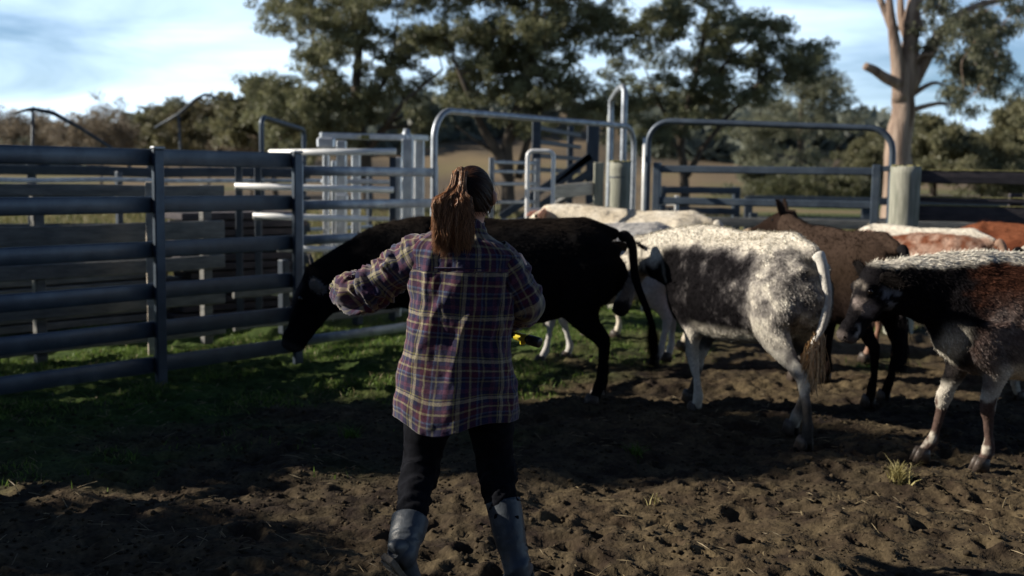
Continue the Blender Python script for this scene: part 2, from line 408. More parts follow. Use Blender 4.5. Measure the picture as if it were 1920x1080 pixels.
for t in (-5.2, -3.4, -1.75, 0.0, 1.35):
    mb = MB(); mb.box((t, -.048, .885), (.088, .048, 1.80), bev=.008)
    pr = mb.build('post', M_blue, fence)
    mb = MB(); mb.box((t, -.048, 1.797), (.10, .066, .022), bev=.008); mb.build('post_cap', M_dull, pr)
gate = thing('steel_gate', fp(1.42, 0), FA, label='slimmer-railed steel gate carrying on from the blue fence, behind the person', cat='gate')
for z in (1.64, 1.345, 1.045, .75, .46, .17):
    mb = MB(); oval_rail(mb, .03, 1.66, z, .04, .085); mb.build('rail', M_dull, gate, True)
for t in (.0, 1.69):
    mb = MB(); mb.box((t, 0, .9), (.05, .05, 1.62), bev=.006); mb.build('upright', M_dull, gate)

# grey timber fence just behind the blue one
def straight_fence(name, a, b, hs, hh, th, mat, posts, pm, psz, ph, label, cat='fence', offset=0, cap=None):
    a, b = Vector(a), Vector(b); d = b - a; L_ = d.length; ang = math.atan2(d.y, d.x)
    t = thing(name, (a.x, a.y, 0), ang, label=label, cat=cat)
    for i, z in enumerate(hs):
        h_ = hh[i] if isinstance(hh, (list, tuple)) else hh
        mb = MB(); ss = np.linspace(0, L_, 9); jig = rng.normal(0, .006 * (th > .03), 9)
        for k in range(8): pass
        mb.tube([(s_, 0, z + j) for s_, j in zip(ss, jig)], th / 2 * 1.2, h_ / 2 * 1.25, 8)
        V = mb.v[0]; # square the section a little
        V[:, 1] = np.clip(V[:, 1], -th / 2, th / 2); zc = np.repeat(z + jig, 8); V[:, 2] = zc + np.clip(V[:, 2] - zc, -h_ / 2, h_ / 2)
        r = mb.build('rail', mat, t)
        if cap: 
            mc = MB(); 
            for s_ in np.arange(.05, L_, .11):
                mc.box((s_, 0, z + h_ / 2 + .006), (rng.uniform(.115, .14), th * .9, rng.uniform(.010, .018)), rz=rng.normal(0, .05), bev=.005)
            mc.build('lichen', M_lichen, r)
    for k in posts:
        mb = MB()
        if psz[0] == 'r': mb.tube([(k * L_, .07, -.1), (k * L_, .07, ph * .5), (k * L_, .07, ph)], psz[1], n=16, up=(1, 0, 0))
        else: mb.box((k * L_, th / 2 + psz[1] / 2 + .002, ph / 2), (psz[1], psz[1], ph), bev=.01)
        mb.build('post', pm, t)
    return t
straight_fence('timber_fence', (-6.2, 6.9), (-2.72, 10.7), (1.45, 1.08, .78, .46, .15), (.10, .17, .13, .16, .13), .04, M_grey_t, (.1, .35, .66, .97), M_grey_t, ('s', .09), 1.5, 'weathered grey timber board fence just behind the blue steel fence')
straight_fence('yard_fence', (-7.5, 13.2), (-2.6, 14.6), (1.6, 1.25, .9, .5), (.12, .12, .12, .12), .05, M_dark, (.05, .35, .62, .98), M_dark, ('s', .10), 1.75, 'dark rail fence across the back of the left yards')
straight_fence('pipe_fence', (-6.0, 10.6), (-2.0, 16.2), (1.5, 1.2, .85), (.05, .05, .05), .05, M_dull, (0, .4, .8, 1), M_dark, ('s', .07), 1.6, 'thin pipe rail fence deeper among the left yards')
straight_fence('board_barrier', (-2.66, 10.8), (-1.25, 12.5), (.50, .17), (.17, .15), .04, M_grey_t, (.3, .75), M_dark, ('s', .09), .75, 'two low weathered boards near the ground beyond the black cow head')
# white marker post
mb = MB(); mb.box((-3.10, 9.75, .78), (.075, .075, 1.5), bev=.008)
mb.build('timber_post', M_pale_t, label='pale square timber stake behind the blue fence, left of its middle post', cat='post')

# right steel arch gate and its rails
def arch(mb, a, b, z, r, rad, n=14, z0=0.02):
    a, b = Vector((a[0], a[1], 0)), Vector((b[0], b[1], 0)); d = (b - a).normalized()
    za, zb = z
    P = [a + Vector((0, 0, z0)), a + Vector((0, 0, z0 + .5)), a + Vector((0, 0, za - rad - .3)), a + Vector((0, 0, za - rad))]
    U = []
    for i in range(1, 8):
        t = i / 8 * math.pi / 2; P.append(a + d * rad * (1 - math.cos(t)) + Vector((0, 0, za - rad + rad * math.sin(t))))
    P += [a + d * rad + Vector((0, 0, za)), (a + b) / 2 + Vector((0, 0, (za + zb) / 2)), b - d * rad + Vector((0, 0, zb))]
    for i in range(1, 8):
        t = i / 8 * math.pi / 2; P.append(b - d * rad * (1 - math.sin(t)) + Vector((0, 0, zb - rad + rad * math.cos(t))))
    P += [b + Vector((0, 0, zb - rad)), b + Vector((0, 0, zb - rad - .3)), b + Vector((0, 0, z0 + .5)), b + Vector((0, 0, z0))]
    mb.tube(P, r, n=n, up=tuple(np.cross(np.array(d), (0, 0, 1))))
t = thing('gate_arch', (0, 0, 0), label='tall wide galvanised pipe arch with rounded corners over the opening beside the person', cat='gate arch')
mb = MB(); arch(mb, (-.77, 11.06), (1.56, 14.9), (2.24, 2.26), .034, .28); mb.build('frame', M_dull, t, True)
mb = MB(); mb.tube([(1.70, 14.85, 0), (1.70, 14.85, 1.5), (1.70, 14.85, 2.12)], .032, n=12, up=(1, 0, 0)); mb.build('slide_pipe', M_white, t, True)
t = thing('arch_gate', (0, 0, 0), label='blue-grey steel gate under a wide rounded pipe arch, left of the thick timber post', cat='gate')
A0, B0 = (1.58, 13.5), (4.13, 12.5)
mb = MB(); arch(mb, A0, B0, (2.27, 2.19), .036, .26); mb.build('arch', M_blue, t, True)
a, b = Vector((1.69, 13.45, 0)), Vector((3.98, 12.55, 0))
for z in (1.715, 1.345, .98, .62, .25):
    mb = MB(); mb.bar(a + Vector((0, 0, z)), b + Vector((0, 0, z)), .045, .085, .012); mb.build('rail', M_blue, t)
for q in (a, b):
    mb = MB(); mb.box((q.x, q.y, .92), (.085, .085, 1.74), rz=math.atan2(-.9, 2.3), bev=.008); mb.build('upright', M_blue, t)
mb = MB(); mb.bar((3.99, 12.53, 1.74), (4.17, 12.46, 1.76), .03, .06); mb.build('hinge_arm', M_blue, t)
# round timber posts
def round_post(x, y, r, h, label, cap=True):
    t = thing('timber_post', (x, y, 0), label=label, cat='post')
    zz = np.linspace(-.2, h, 24); mb = MB()
    mb.tube([(fbm(z * 1.2, 3, x, 2) * .006, fbm(z * 1.2, 9, x, 2) * .006, z) for z in zz], r * (1 + .02 * fbm(zz * 3, x, 0, 2)), n=28, up=(1, 0, 0))
    o = mb.build('trunk', M_post, t, True)
    mb = MB()
    for k in range(40):
        a_ = rng.uniform(0, 6.28); q = r * math.sqrt(rng.random()) * .95
        mb.box((q * math.cos(a_), q * math.sin(a_), h + .004), (.05, .04, .014), rz=a_, bev=.005)
    mb.build('lichen', M_lichen, t)
    return t
t = round_post(4.2, 12.25, .158, 1.775, 'thick round grey timber post at the hinge side of the right arch gate')
t2 = round_post(1.30, 14.0, .132, 1.80, 'round grey timber post with a groove round its top, between the two gates')
mb = MB(); mb.tube([(0, 0, 1.60), (0, 0, 1.61), (0, 0, 1.62)], [.1335, .1375, .1335], n=24, up=(1, 0, 0)); mb.build('wire_groove', M_dark, t2)
straight_fence('timber_rail_fence', (4.36, 12.25), (6.6, 12.0), (1.665, 1.42, 1.27, .9, .5), (.135, .05, .17, .15, .15), .05, M_rail_t, (.45, .98), M_rail_t, ('s', .12), 1.5, 'dark old timber rail fence with yellow lichen right of the thick post', cap=True)
# far fences behind the right gate
straight_fence('far_fence', (2.6, 20.0), (4.0, 20.2), (1.38, 1.02, .6), .12, .04, M_dark, (0.02, .98), M_dark, ('s', .12), 1.45, 'dark far yard fence panel in front of the green patch')
straight_fence('far_fence', (4.05, 19.6), (10.5, 18.6), (1.25, .9, .5), .13, .04, M_dark, (0.0, .3, .6, .95), M_dark, ('s', .14), 1.3, 'long low dark fence seen through the right arch gate')
straight_fence('far_fence', (1.5, 17.2), (8.5, 16.6), (.95, .62, .3), .14, .05, M_grey_t, (0.0, .3, .6, .95), M_dark, ('s', .12), 1.1, 'dull board fence just behind the right arch gate')
mb = MB()
for z in (1.28, 1.08, .88): mb.bar(at(1228, 360, 15.2) * Vector((1, 1, 0)) + Vector((0, 0, z)) if False else (1.92, 15.2, z), (2.14, 15.0, z), .05, .06)
for q in ((1.91, 15.2), (2.15, 15.0)): mb.box((q[0], q[1], .7), (.05, .05, 1.35), bev=.006)
mb.build('ladder_gate', M_white, label='short pale stepped panel behind the left upright of the right arch gate', cat='panel')

# tall narrow guillotine frame
t = thing('slide_frame', (0, 0, 0), label='tall narrow steel frame rising above the arches, behind the grooved timber post', cat='frame')
a, b = at(1141, 400, 16.6), at(1166, 400, 14.7)
mb = MB(); P = [(a.x, 16.6, 0), (a.x, 16.6, 1.2), (a.x, 16.6, 2.55), (a.x, 16.6, 2.70), (a.x + .03, 16.45, 2.76), ((a.x + b.x) / 2, 15.6, 2.78), (b.x - .02, 14.85, 2.77), (b.x, 14.7, 2.70), (b.x, 14.7, 2.5), (b.x, 14.7, 1.2), (b.x, 14.7, 0)]
mb.tube(P, .042, n=10, up=(1, .02, 0)); mb.build('pipe', M_dull, t, True)
mb = MB(); mb.box((1.40, 16.68, 1.25), (.10, .10, 2.5), bev=.01); mb.build('timber_post', M_post, label='slender square timber post beside the tall narrow steel frame', cat='post')

# small white stock gate (door) and galvanised gate
t = thing('door_gate', (0, 0, 0), label='small bright galvanised door gate with rounded top standing in the race', cat='gate')
p0, p1 = at(988, 400, 14.0), at(1036, 400, 14.0)
mb = MB(); arch(mb, (p0.x, 14.0), (p1.x, 14.0), (1.915, 1.915), .026, .07); mb.build('frame', M_white, t, True)
for z in (1.45, 1.2, .98, .7, .4):
    mb = MB(); mb.bar((p0.x, 14, z), (p1.x, 14, z), .03, .045, .01); mb.build('rung', M_white, t)
t = thing('race_gate', (0, 0, 0), label='pale galvanised many-railed gate just right of the ponytail', cat='gate')
p0, p1 = at(921, 400, 14.8), at(985, 400, 15.4)
for z in (1.78, 1.66, 1.50, 1.26, 1.02, .75, .45):
    mb = MB(); mb.bar((p0.x, 14.8, z), (p1.x + .15, 15.4, z), .035, .045, .01); mb.build('rail', M_dull, t)
for q in ((p0.x, 14.8), (p1.x + .15, 15.4)):
    mb = MB(); mb.box((q[0], q[1], .92), (.07, .06, 1.84), bev=.006); mb.build('upright', M_dull, t)
# pale plank fence bit
t = thing('plank_fence', (0, 0, 0), label='sun-bleached timber planks between the door gate and the grooved post', cat='fence')
for (ya, yb, h) in ((360, 352, .17), (398, 392, .15), (440, 436, .15)):
    mb = MB(); mb.bar(at(1036, ya, 14.6), at(1118, yb, 15.2), .04, h); mb.build('plank', M_pale_t, t)
p0 = at(1122, 380, 15.1); mb = MB(); mb.box((p0.x, 15.15, .9), (.13, .1, 1.8), bev=.01); mb.build('post', M_post, t)
# loading ramp
t = thing('loading_ramp', (0, 0, 0), label='dark steel cattle loading ramp with sloping braces behind the door gate', cat='loading ramp')
Y0 = 18.0
mb = MB(); p = at(1006, 250, Y0); mb.box((p.x, Y0, 1.25), (.14, .1, 2.5), bev=.01); mb.build('post', M_dark, t)
mb = MB(); p = at(1112, 250, Y0); mb.box((p.x, Y0, 1.2), (.19, .12, 2.4), bev=.01); mb.build('post', M_dark, t)
mb = MB(); p = at(1070, 250, 19.5); mb.box((p.x, 19.5, 1.25), (.10, .1, 2.4), bev=.01); mb.build('post', M_dark, t)
for (ya, yb) in ((240, 254), (266, 276), (292, 298), (318, 322)):
    mb = MB(); mb.bar(at(1010, ya, Y0), at(1088, yb, 19.6), .04, .07); mb.build('rail', M_dark, t)
for (xa, ya, xb, yb) in ((938, 408, 1108, 292), (958, 424, 1108, 322), (1040, 350, 1108, 262 + 30)):
    mb = MB(); mb.bar(at(xa, ya, Y0 - .06), at(xb, yb, Y0 - .06), .05, .12); mb.build('brace', M_dark, t)
mb = MB(); mb.bar(at(940, 440, Y0 + .5), at(1108, 345, Y0 + .5), .9, .07); mb.build('deck', M_grey_t, t)

# galvanised crush and race
t = thing('cattle_crush', (0, 0, 0), label='galvanised steel cattle crush with a flat top beam behind the fence', cat='cattle crush')
def P3(px, py, y): return at(px, py, y)
mb = MB(); mb.bar(P3(600, 254, 12.9), P3(756, 258, 13.2), .12, .07, .01); mb.bar(P3(756, 257, 13.2), P3(797, 259, 14.4), .10, .07, .01); mb.build('top_beam', M_galv, t)
for px, y, w_, top in ((612, 12.8, .07, 1.95), (641, 12.85, .11, 1.98), (668, 13.5, .10, 1.9), (747, 12.6, .07, 1.8), (764, 13.15, .13, 2.02), (786, 14.2, .12, 2.05), (626, 12.4, .05, 1.75)):
    p = P3(px, 400, y); mb = MB(); mb.box((p.x, y, top / 2), (w_, w_, top), bev=.01); mb.build('upright', M_galv, t)
for z, y in ((1.52, 12.9), (1.1, 12.9), (.8, 12.9), (.45, 12.9)):
    a, b = P3(602, 400, y), P3(750, 400, y + .2); mb = MB(); mb.bar((a.x, y, z), (b.x, y + .2, z), .05, .05, .01); mb.build('bar', M_galv, t)
mb = MB(); p = P3(640, 372, 12.78); mb.box(p, (.16, .1, .1), bev=.02); mb.build('latch_box', M_galv, t)
mb = MB(); mb.box(P3(612, 268, 12.7), (.2, .12, .12), bev=.02); mb.build('latch_box', M_galv, t)
mb = MB(); p = P3(762, 243, 13.3); mb.tube([(p.x, 13.3, 1.98), (p.x, 13.3, 2.05), (p.x, 13.3, 2.14)], [.05, .06, .03], n=12, up=(1, 0, 0)); mb.build('pulley', M_dull, t, True)
mb = MB(); mb.box(P3(685, 257, 12.93), (.09, .02, .05)); mb.build('plate', MATS['lichen'], t)
t = thing('cattle_race', (0, 0, 0), label='bright sunlit galvanised pipe race leading left from the crush', cat='cattle race')
for (xa, ya, da, xb, yb, db, w_) in ((505, 286, 12.6, 742, 284, 12.4, .07), (440, 349, 12.0, 738, 356, 12.3, .07), (474, 405, 12.0, 690, 411, 12.3, .07), (520, 466, 11.9, 690, 468, 12.2, .065), (478, 545, 11.6, 560, 552, 11.8, .065)):
    mb = MB(); a, b = P3(xa, ya, da), P3(xb, yb, db)
    mb.tube([a, (a + b) / 2, b], w_ / 2, n=12); mb.build('pipe', M_white, t, True)
for px, d_ in ((446, 12.05), (482, 12.03), (735, 12.4)):
    p = P3(px, 400, d_); mb = MB(); mb.box((p.x, d_ + .06, .9), (.07, .05, 1.8), bev=.006); mb.build('upright', M_dark, t)
# small blue arch
t = thing('gate_arch', (0, 0, 0), label='small dark blue pipe arch standing behind the left fence', cat='gate arch')
a, b = P3(491, 300, 15.2), P3(570, 300, 16.6)
mb = MB(); arch(mb, (a.x, 15.2), (b.x, 16.6), (2.33, 2.23), .034, .10); mb.build('frame', M_blue, t, True)
# bent boom, top left, and the leaning one
t = thing('auger_boom', (0, 0, 0), label='dark bent steel boom slanting above the left fence at the picture edge', cat='boom')
mb = MB(); mb.tube([P3(20, 212, 20), P3(62, 204, 20), P3(100, 212, 20.2), P3(150, 240, 20.5), P3(215, 282, 21), P3(260, 330, 21.2)], [.02, .035, .04, .035, .03, .025], n=10); mb.build('boom', M_dark, t, True)
mb = MB(); mb.tube([P3(62, 206, 20), P3(60, 300, 20), P3(58, 420, 20)], .025, n=8, up=(1, 0, 0)); mb.build('stand', M_dark, t, True)
t = thing('leaning_pole', (0, 0, 0), label='dark crooked pole leaning above the scrub left of the big tree', cat='pole')
mb = MB(); mb.tube([P3(290, 240, 30), P3(335, 214, 30), P3(368, 186, 30), P3(384, 177, 30), P3(420, 188, 30)], [.03, .04, .05, .04, .02], n=8); 
mb.tube([P3(335, 214, 30), P3(338, 280, 30), P3(340, 340, 30)], .03, n=8, up=(1, 0, 0)); mb.build('pole', M_dark, t, True)
# low stock feeders / stacked boards seen through the left fence
def stack(name, x, y, L_, n_, label, mat, rz=.6):
    t = thing(name, (x, y, 0), rz, label=label, cat='boards')
    for k in range(n_):
        mb = MB(); mb.box((rng.normal(0, .06), rng.normal(0, .03), .06 + k * .09), (L_ * rng.uniform(.85, 1), .5, .07), rz=rng.normal(0, .03), bev=.008); mb.build('board', mat, t)
stack('board_stack', -4.6, 11.6, 2.4, 9, 'pile of weathered boards lying behind the left fence', M_grey_t, .85)
stack('board_stack', -3.1, 12.6, 1.6, 13, 'taller dark pile of boards in the yard behind the blue fence', M_rail_t, .7)
# ============================================================ TREES
def grow_tree(name, label, base, trunk, blobs, clump_r, n_leaf, leaf, cols, bark, cat='tree', r0=.35, n_clump=None, droop=.5, depth=2.5, limbs=(), group=None, seed=0, flat=.7, sub=True):
    """trunk: polyline of (px,py) at base depth; blobs: (px,py,rx,ry,n) regions of crown in photo px converted to world places"""
    rg = np.random.default_rng(seed + 100)
    D = base
    def W(px, py, d=0): return np.array(at(px, py, D + d))
    tp = [W(*q) for q in trunk]; z0 = float(gbase(tp[0][0], D)); tp[0][2] = z0 - .1
    loc = Vector((tp[0][0], D, z0)); root = thing(name, loc, label=label, cat=cat, group=group)
    off = np.array(loc)
    mb = MB()
    C = cr([tuple(p) for p in tp], 5); m = len(C); rr = r0 * (1 - .62 * np.linspace(0, 1, m)); rr[0] *= 1.35; rr[1] *= 1.1
    jit = np.stack([fbm(np.arange(m) * .7, seed, 1, 2), fbm(np.arange(m) * .7, seed, 5, 2), 0 * rr], -1) * r0 * .12
    mb.tube(C + jit - off, rr * (1 + .06 * fbm(np.arange(m) * .9, seed, 9, 2)), n=14, up=(0, 1, 0))
    nodes = [(C[i], rr[i], 0) for i in range(m // 3, m)]
    lm = []
    for lb in limbs:   # (radius, [(px,py,depthoff)...], has stub end)
        P = cr([tuple(W(*q)) for q in lb[1]], 5); k = len(P); r = lb[0] * (1 - (.35 if len(lb) > 2 else .75) * np.linspace(0, 1, k))
        mb.tube(P - off, r, n=10, up=(0, 1, 0))
        if len(lb) < 3: nodes += [(P[i], r[i], 1) for i in range(k // 3, k)]
    # clumps
    cl = []
    for (bx, by, rx, ry, nn) in blobs:
        for _ in range(max(2, int(nn * .98))):
            a, q = rg.uniform(0, 6.28), math.sqrt(rg.random())
            cl.append((W(bx + rx * q * math.cos(a), by + ry * q * math.sin(a), rg.normal(0, depth * .5)), 1))
    cl.sort(key=lambda c: np.linalg.norm(c[0] - C[len(C) // 2]))
    lc, ls = [], []
    for c, _ in cl:
        best = min(nodes, key=lambda nd: np.linalg.norm(nd[0] - c) + max(0, nd[0][2] - c[2] + .3) * 1.5)
        p0, r_, lev = best; dist = np.linalg.norm(c - p0)
        if dist > .15:
            mid = (p0 + c) / 2 + np.array([0, 0, .12 * dist]) + rg.normal(0, .08 * dist, 3)
            P = cr([tuple(p0), tuple(mid), tuple(c)], 4); r = np.linspace(min(r_ * .7, .10), .015, len(P)) if dist > .6 else np.linspace(min(r_ * .6, .035), .01, len(P))
            mb.tube(P - off, r, n=6, up=(.1, 1, .1))
            for i in range(3, len(P)): nodes.append((P[i], r[i], lev + 1))
        lc.append(c)
    mb.build('trunk', bark, root, True)
    lc = np.array(lc); nc = len(lc)
    per = n_leaf // nc
    # each clump: several small tufts
    nt = 7
    tuft = lc[:, None] + rg.normal(0, 1, (nc, nt, 3)) * clump_r * np.array([.55, .55, .5 * flat])
    tuft = tuft.reshape(-1, 3); pt = max(4, per // nt)
    ctr = np.repeat(tuft, pt, 0); n = len(ctr)
    g = rg.normal(0, 1, (n, 3)); g /= np.linalg.norm(g, axis=1)[:, None]
    rad = clump_r * .40 * rg.random(n)[:, None] ** .45
    pos = ctr + g * rad * np.array([1, 1, flat])
    d = g * .8 + rg.normal(0, .6, (n, 3)); d[:, 2] -= droop; d /= np.linalg.norm(d, axis=1)[:, None]
    s = np.cross(d, rg.normal(0, 1, (n, 3))); s /= np.linalg.norm(s, axis=1)[:, None]
    l = leaf[0] * rg.uniform(.6, 1.3, (n, 1)); w = leaf[1] * rg.uniform(.6, 1.3, (n, 1))
    P0 = pos - off
    V = np.stack([P0, P0 + d * l * .5 + s * w, P0 + d * l, P0 + d * l * .5 - s * w], 1).reshape(-1, 3)
    Q = np.arange(n * 4).reshape(-1, 4)
    kk = np.repeat(rg.random(nc * nt), pt)[:, None] * .6 + rg.random((n, 1)) * .4
    c = np.array(cols[0]) * (1 - kk) + np.array(cols[1]) * kk
    me = fast_mesh('crown', V, Q, None, np.repeat(c, 4, 0))
    link('crown', me, M_leaf, root)
    return root
DG = ((.045, .055, .028), (.29, .295, .16)); OL = ((.06, .068, .036), (.25, .24, .135)); PG = ((.09, .10, .07), (.25, .26, .17)); BR = ((.12, .10, .075), (.30, .25, .18))
grow_tree('gum_tree', 'big dense dark green tree directly behind the silver cattle crush', 42,
    [(688, 345), (684, 290), (672, 230), (668, 150), (680, 60), (690, -60)],
    [(600, 20, 85, 90, 26), (700, 30, 110, 90, 26), (570, 150, 65, 60, 14), (545, 225, 85, 42, 14), (650, 190, 80, 70, 14), (740, 170, 70, 60, 10), (800, 95, 70, 32, 9), (690, -110, 160, 90, 26), (610, 262, 70, 26, 8), (780, 235, 45, 18, 5), (490, 170, 30, 28, 5)],
    .62, 88000, (.15, .027), DG, M_bark_d, r0=.26, seed=1,
    limbs=[(.16, [(684, 290, 0), (720, 240, -.5), (760, 190, -1), (830, 130, -1.5)]), (.16, [(680, 270, 0), (640, 200, .5), (600, 120, 1), (580, 30, 1)]), (.12, [(676, 230, 0), (730, 130, 1), (745, 40, 1)])])
grow_tree('gum_tree', 'forked dark tree standing behind the wide pipe arch, in the centre', 40,
    [(955, 345), (950, 295), (958, 240), (985, 160), (1000, 70), (1010, -40)],
    [(950, 20, 110, 70, 26), (900, 100, 60, 55, 12), (1015, 110, 100, 55, 22), (1080, 50, 75, 80, 18), (855, 175, 42, 32, 7), (1060, 190, 62, 40, 10), (1120, 215, 50, 30, 7), (960, 190, 60, 32, 8), (980, -110, 190, 80, 30), (820, 30, 60, 70, 10), (1000, 245, 30, 15, 3)],
    .60, 88000, (.15, .027), DG, M_bark_d, r0=.25, seed=2,
    limbs=[(.22, [(955, 340, 0), (935, 290, -.2), (905, 240, -.4), (880, 180, -.8), (850, 110, -1)]), (.15, [(972, 335, .4), (985, 280, .4), (1005, 225, .6), (1050, 150, 1), (1090, 60, 1)]), (.07, [(935, 290, 0), (890, 262, -.5), (856, 236, -.6)])])
grow_tree('gum_tree', 'broad dark tree with a forked trunk behind the right arch gate', 44,
    [(1284, 372), (1283, 330), (1278, 270), (1290, 200), (1310, 120), (1330, 10)],
    [(1200, 20, 90, 90, 22), (1310, 30, 90, 80, 22), (1395, 70, 80, 55, 16), (1480, 110, 66, 36, 13), (1240, 140, 100, 62, 18), (1380, 150, 80, 46, 13), (1200, 225, 62, 40, 10), (1330, 205, 62, 34, 9), (1300, -90, 150, 60, 22), (1520, 112, 24, 16, 4), (1250, 262, 42, 18, 4)],
    .60, 88000, (.15, .027), ((.044, .056, .030), (.27, .285, .16)), M_bark_d, r0=.20, seed=3,
    limbs=[(.13, [(1288, 330, 0), (1320, 275, -.2), (1352, 235, -.4), (1400, 180, -.8), (1450, 130, -1)]), (.10, [(1278, 270, 0), (1245, 210, .4), (1210, 130, .6)]), (.10, [(1290, 200, 0), (1360, 120, 0), (1420, 70, 0)])])
grow_tree('gum_tree', 'pale airy gum tree in the distance between the dark tree and the big trunk', 75,
    [(1512, 390), (1508, 320), (1500, 250), (1505, 180)],
    [(1500, 195, 90, 52, 20), (1560, 215, 60, 40, 10), (1440, 240, 50, 30, 8), (1540, 170, 60, 30, 8), (1470, 300, 80, 34, 12), (1420, 330, 50, 30, 8), (1540, 340, 70, 30, 9)],
    .95, 40000, (.20, .036), PG, M_bark_d, r0=.34, seed=4, depth=4)
T5 = grow_tree('gum_tree', 'tall pink-barked gum with a broken stub branch, right of centre', 33,
    [(1683, 345), (1686, 260), (1692, 190), (1704, 110), (1712, 40), (1722, -60)],
    [(1800, 30, 60, 36, 10), (1860, 50, 60, 36, 12), (1800, 130, 40, 42, 9), (1870, 110, 50, 42, 12), (1790, 185, 34, 26, 5), (1900, 20, 40, 30, 6), (1750, 90, 28, 40, 4), (1740, -120, 160, 70, 18), (1880, 155, 40, 20, 4)],
    .40, 26000, (.13, .02), ((.045, .052, .034), (.20, .21, .13)), M_bark_p, r0=.42, seed=5, droop=1.2, flat=1.0,
    limbs=[(.26, [(1690, 190, -.1), (1682, 110, -.15), (1672, 40, -.2), (1662, -50, -.2)]), (.24, [(1705, 165, .1), (1738, 105, .1), (1770, 55, .1), (1830, 12, .1), (1910, -6, .1)]),
           (.16, [(1678, 60, 0), (1655, 10, -.1), (1638, -30, -.1)]), (.17, [(1686, 158, -.2), (1660, 146, -.4), (1640, 132, -.6), (1622, 124, -.7)], True), (.2, [(1712, 90, .3), (1690, 30, .3), (1690, -50, .3)]), (.1, [(1728, 60, .1), (1722, 20, .1), (1740, -40, .1)])])
grow_tree('gum_tree', 'dark rounded tree at the far right edge above the timber rails', 60,
    [(1905, 350), (1900, 290), (1895, 240)], [(1895, 235, 42, 38, 14), (1920, 215, 30, 25, 8), (1860, 290, 50, 26, 12), (1910, 290, 40, 30, 12)], .8, 22000, (.22, .045), OL, M_bark_d, r0=.25, seed=6)
grow_tree('gum_tree', 'dark green tree just right of the big pink trunk', 58,
    [(1752, 350), (1750, 300), (1748, 260)], [(1750, 260, 50, 36, 18), (1720, 300, 36, 20, 6), (1790, 285, 36, 22, 8)], .75, 20000, (.22, .045), OL, M_bark_d, r0=.2, seed=7)
grow_tree('gum_tree', 'small olive tree left of the big pink trunk', 66,
    [(1640, 350), (1638, 310), (1636, 280)], [(1636, 285, 34, 26, 10), (1606, 310, 26, 16, 5), (1665, 300, 20, 20, 4)], .75, 10000, (.22, .045), OL, M_bark_d, r0=.15, seed=8)
grow_tree('gum_tree', 'leaning green tree at the left foot of the biggest dark tree', 46,
    [(520, 320), (500, 280), (475, 240), (460, 200)], [(470, 205, 46, 36, 14), (520, 250, 50, 30, 10), (430, 240, 40, 30, 8), (510, 185, 34, 26, 6)], .6, 18000, (.2, .042), OL, M_bark_d, r0=.14, seed=9)
# scrub
scr = [((188, 300), [(185, 238, 58, 34, 16), (220, 262, 40, 20, 6)], BR, 55, 'pale brown leafless-looking scrub bush above the left fence'),
       ((60, 300), [(50, 240, 60, 22, 12), (10, 235, 40, 22, 6), (105, 262, 30, 16, 4)], BR, 58, 'low brown scrub at the left picture edge'),
       ((310, 300), [(300, 240, 50, 28, 12), (345, 215, 34, 16, 5)], OL, 60, 'olive scrub bush right of the pale brown bush'),
       ((390, 310), [(385, 235, 46, 34, 14), (420, 215, 24, 18, 4), (350, 265, 36, 14, 5)], ((.05, .05, .025), (.15, .13, .07)), 56, 'olive brown bush below the crooked leaning pole'),
       ((1400, 380), [(1400, 345, 46, 28, 10), (1450, 330, 30, 22, 6)], PG, 70, 'pale green bush low behind the right arch gate'),
       ((1480, 390), [(1480, 360, 66, 24, 14), (1550, 355, 46, 22, 8)], ((.06, .07, .035), (.17, .17, .09)), 62, 'wide olive bush behind the middle of the right arch gate'),
       ((1620, 385), [(1625, 355, 46, 22, 10)], PG, 64, 'rounded green bush behind the right end of the arch gate'),
       ((1840, 370), [(1830, 330, 60, 26, 14), (1900, 335, 40, 20, 8)], OL, 56, 'dark olive bushes above the timber rails at right'),
       ((470, 330), [(470, 285, 60, 24, 12), (540, 290, 40, 20, 6)], BR, 50, 'brown bush behind the small blue pipe arch')]
for i, (b, bl, c, d, lab) in enumerate(scr):
    grow_tree('scrub_bush', lab, d, [b, (b[0] + 3, b[1] - 25), (b[0] + 6, b[1] - 45)], bl, .8, 13000, (.18, .022) if c is BR else (.2, .04), c, M_bark_d, cat='bush', r0=.07, seed=30 + i, droop=.1)
# wooded skyline on the hills
n = 130000
ys = rng.uniform(110, 330, n); xs = rng.uniform(-.52, .52, n) * ys
kp = (fbm(xs / 22, ys / 30, 4, 3) + .55 * sstep(0, -60, xs - 20) + .15 * (xs > 60) > .58 - .45 * sstep(200, 270, ys)); xs, ys = xs[kp], ys[kp]; n = len(xs)
zs = gbase(xs, ys) + rng.random(n) ** .8 * (3 + 1.6 * fbm(xs / 9, ys / 9, 2, 3))
g = rng.normal(0, 1, (n, 3, 3)) * .85
V = np.stack([xs, ys, zs], -1)[:, None] + g
k = rng.random((n, 1)); C = np.repeat(np.array([.08, .10, .09]) * (1 - k) + np.array([.17, .19, .15]) * k, 3, 0)
link('far_woodland', fast_mesh('far_woodland', V.reshape(-1, 3), np.arange(n * 3).reshape(-1, 3), None, C), M_leaf, label='bluish far-off woodland along the hill tops', cat='woodland', kind='stuff')
